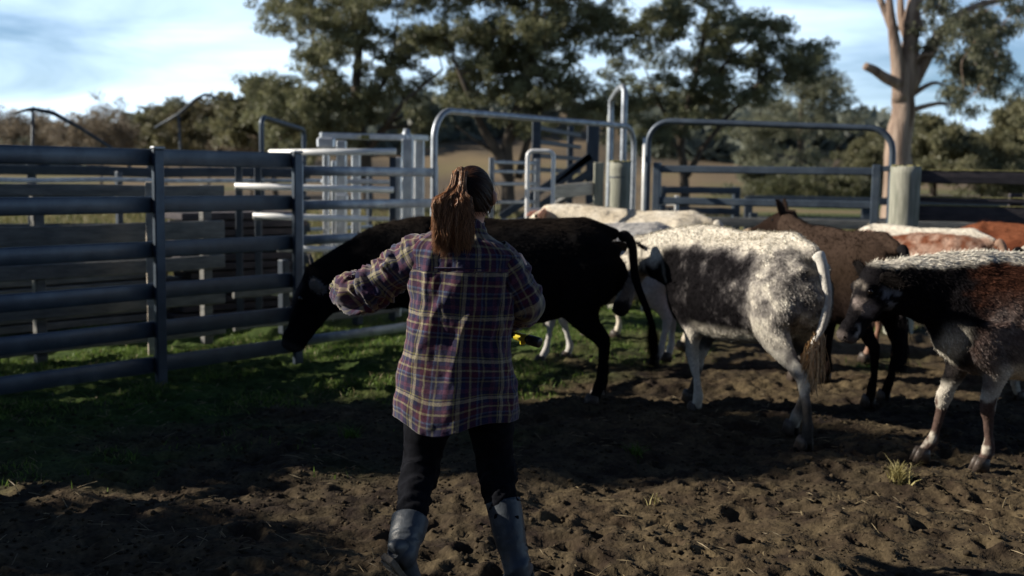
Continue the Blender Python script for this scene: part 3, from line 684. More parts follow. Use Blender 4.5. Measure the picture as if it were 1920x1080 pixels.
# trees left of the frame that shade the yard floor (they stand behind the left fence line)
def side_tree(name, x, y, r0, pts, cr_, nl, label, seed):
    rg = np.random.default_rng(seed); root = thing(name, (x, y, 0), label=label, cat='tree'); mb = MB()
    top = max(p[2] for p in pts)
    mb.tube([(0, 0, -.1), (.05, 0, top * .4), (0, .05, top * .85)], [r0, r0 * .7, r0 * .3], n=12, up=(0, 1, 0))
    for p in pts: mb.tube([(.03, .02, top * .35), (p[0] * .5, p[1] * .5, p[2] * .75), p], [r0 * .3, r0 * .2, .015], n=6, up=(.3, 1, .2))
    mb.build('trunk', M_bark_d, root, True)
    P = np.array(pts); per = nl // len(P); ctr = np.repeat(P, per, 0); n = len(ctr)
    g = rg.normal(0, 1, (n, 3)); g /= np.linalg.norm(g, axis=1)[:, None]; pos = ctr + g * cr_ * rg.random((n, 1)) ** .5
    d = g + rg.normal(0, .7, (n, 3)); d /= np.linalg.norm(d, axis=1)[:, None]; s = np.cross(d, rg.normal(0, 1, (n, 3))); s /= np.linalg.norm(s, axis=1)[:, None]
    V = np.stack([pos, pos + d * .06 + s * .022, pos + d * .13, pos + d * .06 - s * .022], 1).reshape(-1, 3)
    k = rg.random((n, 1)); C = np.repeat(np.array(DG[0]) * (1 - k) + np.array(DG[1]) * k, 4, 0)
    link('crown', fast_mesh('crown', V, np.arange(n * 4).reshape(-1, 4), None, C), M_leaf, root)
def pts_box(seed, n, x, y, z):
    r = np.random.default_rng(seed); return [(r.uniform(*x), r.uniform(*y), r.uniform(*z)) for _ in range(n)]
side_tree('shade_tree', -8.6, 8.0, .16, pts_box(1, 62, (-.8, .8), (-1.5, .3), (1.0, 5.1)) + pts_box(5, 8, (-.8, .8), (.5, 1.7), (1.0, 4.6)), .38, 54000, 'bushy tree outside the left edge, shading the middle of the yard', 1)
side_tree('shade_tree', -7.4, 4.5, .12, pts_box(2, 26, (-.6, .6), (-1.2, 2.2), (.5, 3.1)) + pts_box(8, 11, (-.5, .5), (-1.4, .6), (2.2, 3.5)), .36, 26000, 'lower bushy tree outside the left edge, dappling the near ground', 2)
# ============================================================ CATTLE
def vn(V, s, k=0, o=3): return fbm(V[:, 0] * s + k, V[:, 1] * s, V[:, 2] * s, o)
def mixc(a, b, t): t = np.clip(t, 0, 1)[:, None]; return np.asarray(a) * (1 - t) + np.asarray(b) * t
W_ = np.array([.58, .545, .47]); K_ = np.array([.0065, .006, .007]); G_ = np.array([.16, .155, .16])
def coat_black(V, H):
    return mixc((.006, .0058, .0065), (.026, .019, .014), sstep(1.10, 1.3, V[:, 2]) * .7 + .15 * vn(V, 9))  # browner colour along the top paints in a sunlit sheen
def coat_white(V, H): return mixc((.52, .46, .36), (.62, .585, .51), .5 + .6 * vn(V, 4)) 
def coat_cool(V, H): return mixc((.56, .55, .53), (.48, .46, .44), .4 + .8 * vn(V, 5))
def coat_speck(V, H):
    x, y, z = V.T; n = vn(V, 3, 3); f = vn(V, 55, 8, 2); m = vn(V, 13, 31, 3)
    ribs = sstep(-.52, -.28, x - n * .10) * sstep(.62, .52, x) * sstep(1.16, 1.06, z + n * .05) * sstep(.55, .64, z + n * .04)
    dens = ribs * (.98 + .50 * m) + sstep(-.35, -.55, x) * (.20 + .22 * m) * sstep(.55, .8, z)
    dens = dens + f * .26 * (.25 + dens)
    d_ = np.clip(dens, 0, 1)[:, None]; c = W_ ** (1 - d_) * (K_ * 1.1) ** d_
    patch = sstep(1.0, .75, np.hypot((x - .14 + (z - .8) * .18) / .14, (z - .80) / .26) + n * .35) * (y > 0)      # solid black patch
    patch = np.maximum(patch, sstep(.05, 0, np.abs(x - .50 - (z - .9) * .25) - .10 + n * .05) * sstep(.64, .74, z) * sstep(1.14, 1.06, z))
    c = mixc(c, K_, patch)
    lower = sstep(.66, .52, z); tl = np.clip(.62 + 1.1 * vn(V, 6, 2), 0, 1)[:, None]; c = mixc(c, (W_ * .9) ** (1 - tl) * (K_ * 2) ** tl, lower * sstep(.40, .55, np.abs(x) + .12) * .92)
    belly = sstep(.66, .58, z) * sstep(-.45, -.3, x) * sstep(.3, .2, x); c = mixc(c, W_ * .8, belly)
    ridge = sstep(1.145, 1.20, z + n * .03 + .02 * f); c = mixc(c, W_, ridge)
    c = mixc(c, K_, sstep(.60, .66, x) * sstep(.05, -.02, z - 1.02 + (x - .7) * .25 + n * .1) * sstep(.70, .78, z))
    return mixc(c, W_ * .95, sstep(.02, .1, H))
def coat_brown(V, H):  # sunlit top and shaded lower side are painted into the coat
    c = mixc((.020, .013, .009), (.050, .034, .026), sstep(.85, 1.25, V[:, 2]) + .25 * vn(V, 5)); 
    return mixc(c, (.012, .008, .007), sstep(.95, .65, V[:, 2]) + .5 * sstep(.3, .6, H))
def coat_red(V, H): return mixc((.11, .035, .018), (.19, .068, .035), .5 + vn(V, 5))
def coat_roan(V, H):
    c = mixc((.15, .055, .030), (.33, .22, .17), .5 + .9 * vn(V, 14)); return mixc(c, W_, sstep(1.19, 1.215, V[:, 2] + .04 * vn(V, 5)))
def coat_bw(V, H): return mixc(K_, W_, sstep(.1, .2, vn(V, 2.5, 6)) * .8)
def coat_calf(V, H):
    x, y, z = V.T; n = vn(V, 3, 21); f = vn(V, 30, 8, 2)
    c = mixc((.046, .019, .012), (.020, .011, .009), sstep(-.1, .5, n + (.85 - z) * 1.4))
    c = mixc(c, np.array([.10, .09, .09]), sstep(.15, -.1, f + .1) * sstep(.95, .6, z + n * .1) * .55)
    c = mixc(c, K_, sstep(.42, .56, x + n * .10 + .04 * f))                                             # black neck and front
    c = mixc(c, np.array([.20, .175, .165]), sstep(.20, .05, np.abs(x - .34 + n * .05)) * sstep(1.05, .75, z + n * .1) * (.55 + .45 * f))
    c = mixc(c, W_, sstep(1.165, 1.205, z + n * .05 + .012 * f))                                     # white back
    c = mixc(c, W_, sstep(.30, .42, vn(V, 5, 41) + .15 * f) * sstep(.2, 0, x))
    c = mixc(c, W_ * .9, sstep(.68, .60, z + n * .05) * sstep(.44, .47, z) * sstep(.42, .3, x))      # white belly
    c = mixc(c, W_ * .9, sstep(.08, .02, np.abs(x - .60)) * sstep(.9, .75, z) * (z > .5) * .85)
    leg = sstep(.50, .44, z); lc = mixc(np.array([.085, .058, .05]), W_ * .75, sstep(.0, .2, vn(V, 8, 3) + sstep(.25, .36, z) * .35 - .1))
    c = mixc(c, lc, leg)
    return c
def head_pattern(kind, u, v, V):
    """u 0 poll..1 nose, v -1 underside..1 forehead"""
    if kind == 'calf':
        c = np.tile(K_ * 1.4, (len(u), 1)); n = vn(V, 16, 3)
        c = mixc(c, (.17, .15, .13), sstep(.6, .9, v + n * .25) * sstep(.1, .2, u) * sstep(.75, .4, u))
        c = mixc(c, (.24, .20, .185), sstep(.13, .05, np.hypot((u - .50), (v + .05) * .22) + n * .07) * .8)
        c = mixc(c, (.26, .25, .245), sstep(.16, .06, np.abs(v + .15 + n * .2)) * sstep(.62, .7, u) * sstep(.97, .9, u) * sstep(-.15, .2, n))
        c = mixc(c, (.22, .24, .29), sstep(.2, .4, n + .3) * sstep(.05, .15, u) * sstep(.45, .3, u) * sstep(.0, -.4, v) * .6)
        return mixc(c, (.09, .075, .07), sstep(.9, .97, u))
    if kind == 'speck':
        c = np.tile(W_ * .9, (len(u), 1)); c = mixc(c, K_, sstep(.12, .05, np.hypot(u - .28, (v - .1) * .3)))
        c = mixc(c, K_ * 2, sstep(.1, .3, vn(V, 22, 2)) * .7); return mixc(c, (.05, .045, .05), sstep(.82, .9, u))
    if kind == 'brown':
        c = np.tile(np.array([.022, .014, .011]), (len(u), 1)); return mixc(c, (.42, .33, .24), sstep(.78, .9, u))
    if kind == 'white':
        c = np.tile(np.array([.68, .61, .50]), (len(u), 1)); return mixc(c, (.40, .22, .17), sstep(.84, .92, u))
    if kind == 'red': return np.tile(np.array([.17, .05, .02]), (len(u), 1))
    return mixc(mixc(np.array([.005, .005, .006]), (.035, .033, .036), sstep(.45, .8, v) * sstep(.05, .2, u)), (.03, .028, .03), sstep(.88, .97, u))  # forehead painted lighter as if lit; muzzle grey
def make_cow(label, loc, heading, s, sx, poll, muzzle, coat, headkind, feet, fur=20000, fur_len=.028, tailpts=None, tailcol=None, ear_col=None, voxel=.016, ears=((.9, .15), (.9, .15)), earlen=.19, switch_col=None, wide=1.0, hw=1.0, nk=1.0):
    """feet: dx of near-left-front, right-front, left-hind, right-hind"""
    root = thing('cow', (loc[0], loc[1], 0), R(heading), label=label, cat='cow', group='cattle standing in the yard')
    mb = MB()
    S = [(-.715, 1.06, .92, .045), (-.69, 1.15, .80, .13), (-.60, 1.205, .69, .195), (-.48, 1.235, .62, .232), (-.32, 1.235, .575, .25), (-.12, 1.215, .53, .285), (.08, 1.205, .505, .295), (.26, 1.21, .515, .275), (.40, 1.225, .555, .235), (.52, 1.215, .60, .20), (.63, 1.15, .65, .155), (.70, 1.03, .74, .09)]
    C = cr(S, 4)
    mb.tube(np.stack([C[:, 0] * sx, 0 * C[:, 0], (C[:, 1] + C[:, 2]) / 2], -1), C[:, 3] * wide, (C[:, 1] - C[:, 2]) / 2, n=28)
    # spine ridge, hip bones, tail head
    mb.tube([(-.70 * sx, 0, 1.14), (-.5 * sx, 0, 1.215), (0, 0, 1.195), (.4 * sx, 0, 1.21), (.6 * sx, 0, 1.17)], [.04, .05, .05, .06, .05], n=10)
    for sg in (1, -1):
        mb.tube([(-.40 * sx, .10 * sg * wide, 1.14), (-.42 * sx, .165 * sg * wide, 1.12), (-.44 * sx, .205 * sg * wide, 1.06)], [.06, .045, .03], n=10)
        mb.tube([(-.70 * sx, .06 * sg, 1.05), (-.68 * sx, .085 * sg, 1.05), (-.64 * sx, .10 * sg, 1.03)], [.03, .04, .04], n=10)
    pl, mz = np.array(poll), np.array(muzzle)
    # neck
    A = np.array([.42 * sx, 0, 1.0]); hd = (mz - pl); hl = np.linalg.norm(hd); hd /= hl
    nb = pl + hd * .10 * 1 - np.array([0, 0, .0])
    mid1 = A * .62 + nb * .38 + np.array([0, 0, .015]); mid2 = A * .28 + nb * .72 + np.array([0, 0, .02])
    NK = cr([(*A, .18, .27), (*mid1, .125 * (1 + nk) / 2, .22 * nk), (*mid2, .095 * (1 + nk) / 2, .165 * nk), (*nb, .085 * hw, .125 * nk)], 5)
    up = (0, 0, 1) if abs(nb[2] - A[2]) < .9 * np.linalg.norm(nb - A) else (1, 0, 0)
    mb.tube(NK[:, :3], NK[:, 3] * wide, NK[:, 4], n=20, up=up)
    # dewlap
    mb.tube([(.60 * sx, 0, .70), tuple(mid1 + np.array([0, 0, -.17])), tuple(mid2 + np.array([-.02, 0, -.12]))], [.035, .03, .02], [.06, .05, .03], n=10)
    # head: loft along poll->muzzle
    lat = np.cross(np.array([0, 0, 1.]), hd); 
    if np.linalg.norm(lat) < .2: lat = np.array([0, 1., 0])
    lat /= np.linalg.norm(lat); upv = np.cross(hd, lat)          # forehead side
    if upv[0] * np.sign(hd[0] + 1e-6) < 0 and abs(hd[2]) > .98: upv = -upv
    k = hl / .46
    HS = [(-.05, -.01, .045, .045), (0, -.005, .076, .076), (.06, -.02, .086, .092), (.15, -.032, .082, .104), (.22, -.034, .065, .094), (.30, -.030, .052, .076), (.37, -.024, .049, .066), (.42, -.018, .060, .065), (.455, -.020, .058, .056), (.478, -.022, .038, .038)]
    HC = cr(HS, 3); HP = pl + hd * HC[:, :1] * k + upv * HC[:, 1:2]
    mb.tube(HP, HC[:, 2] * hw, HC[:, 3] * hw, n=24, up=upv)
    # jaw cheek, brow ridges, nostril ridge, poll tuft
    for sg in (1, -1):
        mb.tube([pl + hd * .09 * k - upv * .05 + lat * sg * .055, pl + hd * .14 * k - upv * .07 + lat * sg * .05, pl + hd * .22 * k - upv * .07 + lat * sg * .035], [.04, .055, .035], n=10, up=upv)
        mb.tube([pl + hd * .10 * k + upv * .05 + lat * sg * .07, pl + hd * .135 * k + upv * .055 + lat * sg * .078, pl + hd * .17 * k + upv * .035 + lat * sg * .068], [.016, .024, .014], n=8, up=upv)
    mb.tube([pl + hd * .33 * k - upv * .065, pl + hd * .39 * k - upv * .066, pl + hd * .435 * k - upv * .055], [.035, .038, .03], n=10, up=upv)
    # legs
    kt = .9
    F = [(.40, .15, .86, .13, .17), (.41, .16, .72, .095, .13), (.355, .145, .60, .065, .085), (.375, .125, .47, .046, .056), (.392, .118, .375, .043, .050), (.39, .115, .30, .031, .035), (.392, .113, .20, .028, .031), (.395, .113, .125, .037, .040), (.415, .115, .075, .033, .036), (.43, .115, .045, .042, .05)]
    Hh = [(-.46, .12, .95, .13, .22), (-.47, .145, .80, .115, .20), (-.445, .155, .68, .085, .155), (-.49, .145, .57, .056, .092), (-.565, .13, .475, .040, .060), (-.605, .122, .42, .038, .050), (-.60, .118, .33, .031, .040), (-.585, .115, .21, .029, .034), (-.57, .115, .135, .037, .041), (-.55, .115, .075, .034, .038), (-.535, .115, .045, .042, .05)]
    hoofs = []
    for (sg, base, dx, front) in ((1, F, feet[0], 1), (-1, F, feet[1], 1), (1, Hh, feet[2], 0), (-1, Hh, feet[3], 0)):
        P = np.array(base); P[:, 0] *= 1; P[:, 0] += (sx - 1) * (.42 if front else -.5)
        P[:, 1] *= sg
        w = np.clip((.95 - P[:, 2]) / .88, 0, 1); P[:, 0] += dx * w ** 1.2
        if front: P[:, 0] += abs(dx) * .22 * np.exp(-((P[:, 2] - .42) / .15) ** 2) * (1 if dx < 0 else .3)
        Q = cr(P, 4); mb.tube(Q[:, :3], Q[:, 3], Q[:, 4], n=16, up=(1, 0, 0))
        hoofs.append((P[-1, 0], P[-1, 1]))
    V, Fq, Nn = remesh(mb, voxel, 9)
    n0 = len(V)
    # colour function
    def colour(V):
        rel = V - pl; u = rel @ hd / hl; v = (rel @ upv) / .11; dl = np.abs(rel @ lat)
        inhead = sstep(-.14, .02, u) * (np.linalg.norm(rel - np.outer(np.clip(u, 0, 1) * hl, hd), axis=1) < .17)
        nose = pl + .0
        Vb = V.copy(); Vb[:, 0] /= sx
        hgap = sstep(.95, 1.3, Vb[:, 0] * 0 + u + 1) * 0
        c = coat(Vb, inhead.astype(float) * 1.0)
        hc = head_pattern(headkind, np.clip(u, 0, 1.1), v, V)
        m = inhead[:, None]; return np.clip(c * (1 - m) + hc * m, .004, .9)
    Cc = colour(V)
    # surface relief: hair lay
    amp = .004
    V = V + Nn * (amp * fbm(V[:, 0] * 22, V[:, 1] * 22, V[:, 2] * 22, 2))[:, None]
    # fur strands
    hasfur = fur > 0
    faces_all = [Fq]; Vs = [V]; Cs = [Cc]
    me = fast_mesh('body', V, Fq, None, Cc, True)
    if hasfur:
        fi = rng.integers(0, len(Fq), fur); q = Fq[fi]; a, b = rng.random((fur, 1)), rng.random((fur, 1))
        P = (V[q[:, 0]] * (1 - a) + V[q[:, 1]] * a) * (1 - b) + (V[q[:, 3]] * (1 - a) + V[q[:, 2]] * a) * b
        Nm = Nn[q[:, 0]]; kp = P[:, 2] > .30; P, Nm = P[kp], Nm[kp]; m = len(P)
        back = np.array([-.7, 0, -.7]); T = back - Nm * (Nm @ back)[:, None] + rng.normal(0, .25, (m, 3)) 
        D = T * .85 + Nm * rng.uniform(.08, .42, (m, 1)); D /= np.linalg.norm(D, axis=1)[:, None]
        onhead = np.linalg.norm(P - (pl + hd * .28), axis=1) < .30
        topb = sstep(1.1, 1.22, P[:, 2])[:, None]
        ln = fur_len * rng.uniform(.5, 1.3, (m, 1)) * (1 + .35 * topb); ln[onhead] *= .35; ln[P[:, 2] < .58] *= .4
        Sd = np.cross(D, Nm); Sd /= np.linalg.norm(Sd, axis=1)[:, None] + 1e-9; wd = .0022
        Vf = np.stack([P - Sd * wd, P + Sd * wd, P + D * ln], 1).reshape(-1, 3)
        cf = np.repeat(colour(P) * (rng.uniform(.45, 1.8, (m, 1)) if headkind in ('speck', 'calf') else rng.uniform(.7, 1.35, (m, 1))), 3, 0)
        allV = np.concatenate([V, Vf]); ff = np.arange(m * 3).reshape(-1, 3) + n0
        lst = list(Fq) + list(ff)
        me = fast_mesh('body', allV, lst, None, np.clip(np.concatenate([Cc, cf]), .003, .9), True)
    root_s = s
    o = link('body', me, M_hide, root); parts = [o]
    # ears
    for i, sg in enumerate((1, -1)):
        base = pl + hd * .045 * k + lat * sg * .075 * hw + upv * .01
        out, upw = ears[i][:2]; bk = ears[i][2] if len(ears[i]) > 2 else .12
        dirv = lat * sg * out + upv * upw - hd * bk; dirv /= np.linalg.norm(dirv)
        nrm = hd * .55 + upv * .5; nrm -= dirv * (nrm @ dirv); nrm /= np.linalg.norm(nrm)
        m_ = MB(); t = np.linspace(0, 1, 9)
        wdt = .046 * np.clip(np.sin(np.clip(t * .88 + .14, 0, .999) * np.pi), 0, 1) ** .75 + .006
        pts = base + dirv * (t[:, None] * earlen) - np.array([0, 0, .03]) * (t[:, None] ** 2)
        m_.tube(pts, wdt, .010 + .008 * (1 - t), n=14, up=nrm)
        V2 = m_.v[0]; ec = np.array(ear_col if ear_col is not None else (.012, .011, .012))
        m_.col = [np.tile(ec, (len(V2), 1))]; m_.hascol = True
        # ear hair
        nh = 260 if fur > 5000 else 60
        jj = rng.integers(0, len(V2), nh); dd = rng.normal(0, .5, (nh, 3)) + dirv * .6 + (V2[jj] - pts[jj // 14]) * 20; dd /= np.linalg.norm(dd, axis=1)[:, None]
        ss = np.cross(dd, rng.normal(0, 1, (nh, 3))); ss /= np.linalg.norm(ss, axis=1)[:, None]
        VV = np.stack([V2[jj] - ss * .002, V2[jj] + ss * .002, V2[jj] + dd * rng.uniform(.01, .035, (nh, 1))], 1).reshape(-1, 3)
        m_.add(VV, list(np.arange(nh * 3).reshape(-1, 3)), col=np.repeat(ec * rng.uniform(.8, 2.2, (nh, 1)), 3, 0))
        parts.append(m_.build('ear', M_hide, root, True))
        e = MB(); ep = pl + hd * .145 * k + upv * .030 * hw + lat * sg * .079 * hw; tt = np.linspace(-1, 1, 9)
        e.tube([ep + upv * .0 + hd * .019 * q_ for q_ in tt], .018 * np.sqrt(np.clip(1 - tt ** 2, .01, 1)), n=12, up=upv); parts.append(e.build('eye', M_eye, root, True))
        e = MB(); npz = pl + hd * .452 * k + upv * .015 + lat * sg * .036 * hw
        e.tube([npz - hd * .012, npz, npz + hd * .012], [.006, .012, .006], n=8, up=upv); parts.append(e.build('nostril', M_eye, root, True))
    for (hx, hy) in hoofs:
        m_ = MB()
        for sg in (1, -1):
            m_.tube([(hx + .005, hy + sg * .021, .075), (hx + .012, hy + sg * .022, .045), (hx + .022, hy + sg * .023, -.008)], [.020, .022, .025], [.036, .046, .056], n=12, up=(1, 0, 0))
        parts.append(m_.build('hoof', M_hoof, root, True))
    # tail
    tp = tailpts or [(-.70 * sx, 0, 1.16), (-.77 * sx, 0, 1.10), (-.785 * sx, 0, .85), (-.765 * sx, 0, .62), (-.76 * sx, 0, .50)]
    Tq = cr(tp, 5); m_ = MB(); rr = np.linspace(.036, .014, len(Tq)); rr[:4] = (.012, .036, .040, .036)
    tc = np.array(tailcol if tailcol is not None else (.012, .011, .012)); m_.tube(Tq, rr, n=12, up=(0, 1, 0)); m_.col = [np.tile(tc, (len(m_.v[0]), 1))]; m_.hascol = True
    tl = m_.build('tail', M_hide, root, True); parts.append(tl)
    nh = 1100; st = Tq[rng.integers(int(len(Tq) * .68), len(Tq), nh)] + rng.normal(0, .012, (nh, 3))
    L_ = rng.uniform(.10, .27, nh); m_ = MB(); tt = np.linspace(0, 1, 6)
    dr = rng.normal(0, .16, (nh, 3)); dr[:, 2] = -1; sc = np.array(switch_col if switch_col is not None else tc)
    vv = []; cc = []
    ph = rng.uniform(0, 6, nh)
    for j, t_ in enumerate(tt):
        cen = st + dr * (L_ * t_)[:, None] * np.array([1.1 - .5 * t_, 1.1 - .5 * t_, 1]) + np.stack([np.sin(ph + t_ * 5) * .008, np.cos(ph + t_ * 4) * .010, 0 * ph], -1)
        w_ = .0035 * (1 - .8 * t_); vv.append(np.stack([cen - np.array([0, w_, 0]), cen + np.array([w_ * .7, w_, 0])], 1)); 
    VV = np.stack(vv, 1).reshape(-1, 3)  # strand, seg, 2
    bi = np.arange(nh)[:, None, None] * 12 + np.arange(5)[None, :, None] * 2 + np.array([0, 1, 3, 2])
    kk = rng.uniform(.55, 1.4, (nh, 1))
    if isinstance(switch_col, tuple) and len(switch_col) == 2: 
        base_c = np.array(switch_col[0]) * (1 - rng.random((nh, 1))) + np.array(switch_col[1]) * rng.random((nh, 1))
    else: base_c = sc * kk
    o2 = link('switch', fast_mesh('switch', VV, bi.reshape(-1, 4), None, np.clip(np.repeat(base_c, 12, 0), 0, .9)), M_hide, tl)
    root.scale = (s, s, s)
    return root
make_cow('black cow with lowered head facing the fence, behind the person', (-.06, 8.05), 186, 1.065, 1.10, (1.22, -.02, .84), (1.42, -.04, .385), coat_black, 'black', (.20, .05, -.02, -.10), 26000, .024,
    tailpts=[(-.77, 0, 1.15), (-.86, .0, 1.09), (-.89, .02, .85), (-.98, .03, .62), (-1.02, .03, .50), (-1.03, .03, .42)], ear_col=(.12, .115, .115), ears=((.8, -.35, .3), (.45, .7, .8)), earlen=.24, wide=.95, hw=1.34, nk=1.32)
make_cow('white and black speckled cow seen from behind, long cream tail hanging', (1.53, 7.57), 117, 1.035, 1.0, (1.0, .13, 1.10), (.95, .33, .62), coat_speck, 'speck', (-.14, .24, -.26, .12), 60000, .017,
    tailpts=[(-.69, 0, 1.15), (-.735, -.01, 1.08), (-.765, -.03, .88), (-.765, .0, .72), (-.765, .06, .62), (-.76, .10, .555)], wide=.94, tailcol=(.62, .60, .55), switch_col=((.62, .50, .33), (.30, .18, .09)), ear_col=(.012, .011, .012), ears=((.5, 1), (.5, 1)), earlen=.16)
make_cow('black, white and reddish calf at the right edge with its head in profile', (3.06, 6.5), 185, .985, 1.0, (1.02, .02, 1.14), (1.22, .05, .76), coat_calf, 'calf', (-.05, .20, .0, -.1), 56000, .022,
    ear_col=(.007, .006, .006), ears=((.65, -.5, .25), (.75, .3, .5)), earlen=.15, hw=1.06)
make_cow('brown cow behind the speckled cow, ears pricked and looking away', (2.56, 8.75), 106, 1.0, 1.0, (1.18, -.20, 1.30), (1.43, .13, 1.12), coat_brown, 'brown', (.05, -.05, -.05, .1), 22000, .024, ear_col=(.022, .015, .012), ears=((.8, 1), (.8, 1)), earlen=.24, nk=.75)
make_cow('blue-white cow half hidden by the black cow and the speckled cow', (.78, 9.9), 183, .985, 1.0, (1.05, 0, .95), (1.2, 0, .55), coat_cool, 'white', (.1, -.15, .05, -.1), 14000, .026, tailcol=W_, ear_col=(.6, .55, .5), voxel=.02)
make_cow('cream-white cow farthest behind the black cow, by the pale planks', (1.28, 11.1), 146, 1.045, 1.0, (1.02, 0, 1.18), (1.40, .08, 1.02), coat_white, 'white', (.1, -.1, .05, -.05), 14000, .028, tailcol=W_, ear_col=(.5, .3, .24), voxel=.02)
make_cow('cream cow resting its head low in front of the pale planks', (.35, 12.6), 80, .96, .95, (1.0, .1, 1.2), (1.3, .2, 1.0), coat_white, 'white', (0, 0, 0, 0), 8000, .028, tailcol=W_, ear_col=(.55, .3, .25), voxel=.022)
make_cow('reddish roan cow with a white stripe along its back, behind the brown cow', (3.55, 9.9), 128, .985, 1.0, (1.05, 0, .9), (1.2, 0, .5), coat_roan, 'red', (0, .1, 0, -.05), 12000, .028, tailcol=(.3, .2, .15), ear_col=(.15, .05, .03), voxel=.02)
make_cow('deep red cow at the right edge beyond the calf', (4.75, 10.3), 150, 1.0, 1.0, (1.05, 0, .95), (1.25, 0, .55), coat_red, 'red', (0, .1, 0, -.05), 12000, .028, tailcol=(.17, .05, .02), ear_col=(.15, .05, .03), voxel=.02)
make_cow('black cow with some white, showing only its back above the calf', (4.35, 8.5), 20, .985, 1.0, (1.05, 0, .95), (1.25, 0, .55), coat_bw, 'black', (0, .1, 0, -.05), 12000, .026, tailcol=K_, voxel=.02)
# ============================================================ PERSON
PX, PY = -.20, 4.45
person = thing('person', (PX, PY, 0), 0, label='person seen from behind in a checked flannel shirt and grey rubber boots, brown ponytail', cat='person')
M_skin = mat_noise('skin', (.50, .28, .21), (.58, .34, .26), 12, .5, 0, .15, 120, spec=.4, bdist=.003)
M_hair = mat_attr('hair', .38, .6, transl=.35)
M_jean = mat_noise('dark_denim', (.003, .0035, .006), (.008, .009, .013), 30, .9, 0, .5, 260, bdist=.003, spec=.08)
M_boot = mat_noise('boot_rubber', (.032, .042, .055), (.068, .080, .095), 9, .5, 0, .6, 26, c3=(.085, .072, .055), bdist=.008)
M_mud = mat_noise('muddy_sole', (.10, .085, .07), (.19, .17, .14), 14, .9, 0, .8, 60)
M_yellow = mat_noise('yellow_plastic', (.62, .50, .02), (.75, .62, .05), 8, .35, 0, .05, 60)
M_blk = mat_noise('black_plastic', (.012, .012, .014), (.02, .02, .024), 8, .4, 0, .1, 90)
# joints (local, y away from the camera)
SHL, SHR = (-.175, 0, 1.375), (.195, 0, 1.355)
ELL, WRL = (-.405, .10, 1.145), (-.50, .335, 1.16)
ELR, WRR = (.262, .03, 1.13), (.165, .20, 1.04)
HIPL, HIPR = (-.095, 0, .86), (.10, 0, .86)
KNL, ANL = (-.155, .02, .47), (-.195, -.32, .215)
KNR, ANR = (.145, .04, .47), (.235, -.12, .10)
b = MB()
b.tube(cr([(.0, 0, .80), (0, 0, .92), (0, .01, 1.08), (.01, .01, 1.25), (.01, .0, 1.33), (.02, -.005, 1.42)], 4), *cr([(.13, .08), (.145, .09), (.12, .09), (.13, .08), (.09, .06), (.05, .05)], 4).T, n=20, up=(0, 1, 0))
b.tube([(.018, -.01, 1.38), (.028, 0, 1.43), (.036, .01, 1.50)], [.062, .054, .056], n=16, up=(0, 1, 0))
hc = np.array([.038, .012, 1.555])
tt = np.linspace(-1, 1, 15)
b.tube([hc + np.array([0, .004 - .02 * t * 0, t * .112]) for t in tt], .076 * np.sqrt(np.clip(1 - tt ** 2, .02, 1)), .096 * np.sqrt(np.clip(1 - tt ** 2, .02, 1)), n=24, up=(0, 1, 0))
b.tube([hc + np.array([0, .03, .0]), hc + np.array([0, .05, -.06]), hc + np.array([0, .065, -.105])], [.06, .05, .03], [.045, .04, .025], n=16, up=(0, 1, 0))       # jaw
b.tube([hc + np.array([0, .088, .025]), hc + np.array([0, .105, -.005]), hc + np.array([0, .115, -.022])], [.010, .013, .015], n=8, up=(1, 0, 0))      # nose
b.tube([hc + np.array([-.022, .092, -.052]), hc + np.array([0, .10, -.052]), hc + np.array([.022, .092, -.052])], [.006, .009, .006], n=8)                # lips
for sg in (1, -1):   # ears
    e0 = hc + np.array([.076 * sg, .0, -.005])
    b.tube([e0 + np.array([0, -.006, .028]), e0 + np.array([.012 * sg, -.014, .014]), e0 + np.array([.013 * sg, -.012, -.008]), e0 + np.array([.003 * sg, .0, -.030])], [.009, .013, .012, .007], [.012, .018, .015, .008], n=10, up=(0, 1, 0))
def chain(pts, rad, n=14, up=(0, 1, 0), k=4):
    Q = cr([(*p, r) for p, r in zip(pts, rad)], k); b.tube(Q[:, :3], Q[:, 3], n=n, up=up)
def lerp(a, c, t): return tuple(np.array(a) * (1 - t) + np.array(c) * t)
for S_, E_, W2 in ((SHL, ELL, WRL), (SHR, ELR, WRR)):
    chain([lerp(S_, E_, .12), lerp(S_, E_, .5), E_, lerp(E_, W2, .5), W2], [.034, .048, .040, .036, .027])
def hand(wr, dirv, palmn, sgn, curl):
    dirv = np.array(dirv, float); dirv /= np.linalg.norm(dirv); palmn = np.array(palmn, float); palmn -= dirv * (palmn @ dirv); palmn /= np.linalg.norm(palmn)
    sd = np.cross(dirv, palmn) * sgn; w = np.array(wr)
    b.tube([w - dirv * .02, w + dirv * .03, w + dirv * .085], [.026, .036, .040], [.020, .015, .013], n=12, up=palmn)
    for i, (o_, L_) in enumerate(((-.030, .068), (-.010, .076), (.011, .071), (.030, .056))):
        p = w + dirv * .085 + sd * o_; d = dirv.copy(); P = [p - dirv * .02, p]
        for j, seg in enumerate((.45, .32, .25)):
            a = curl * (.8 + .3 * j); d = d * math.cos(a) + palmn * math.sin(a); d /= np.linalg.norm(d); P.append(P[-1] + d * L_ * seg)
            palm2 = palmn
        b.tube(P, [.0095, .0095, .0088, .0078, .006], n=8, up=tuple(sd))
    p = w + dirv * .025 - sd * .03; d = dirv * .6 - sd * .7 + palmn * .35; d /= np.linalg.norm(d)
    P = [p, p + d * .035, p + d * .03 + (d * .5 + dirv * .5 + palmn * .2) * .04, p + d * .03 + (d * .4 + dirv * .6 + palmn * .5) * .06]
    b.tube(P, [.014, .012, .010, .007], n=8, up=tuple(palmn))
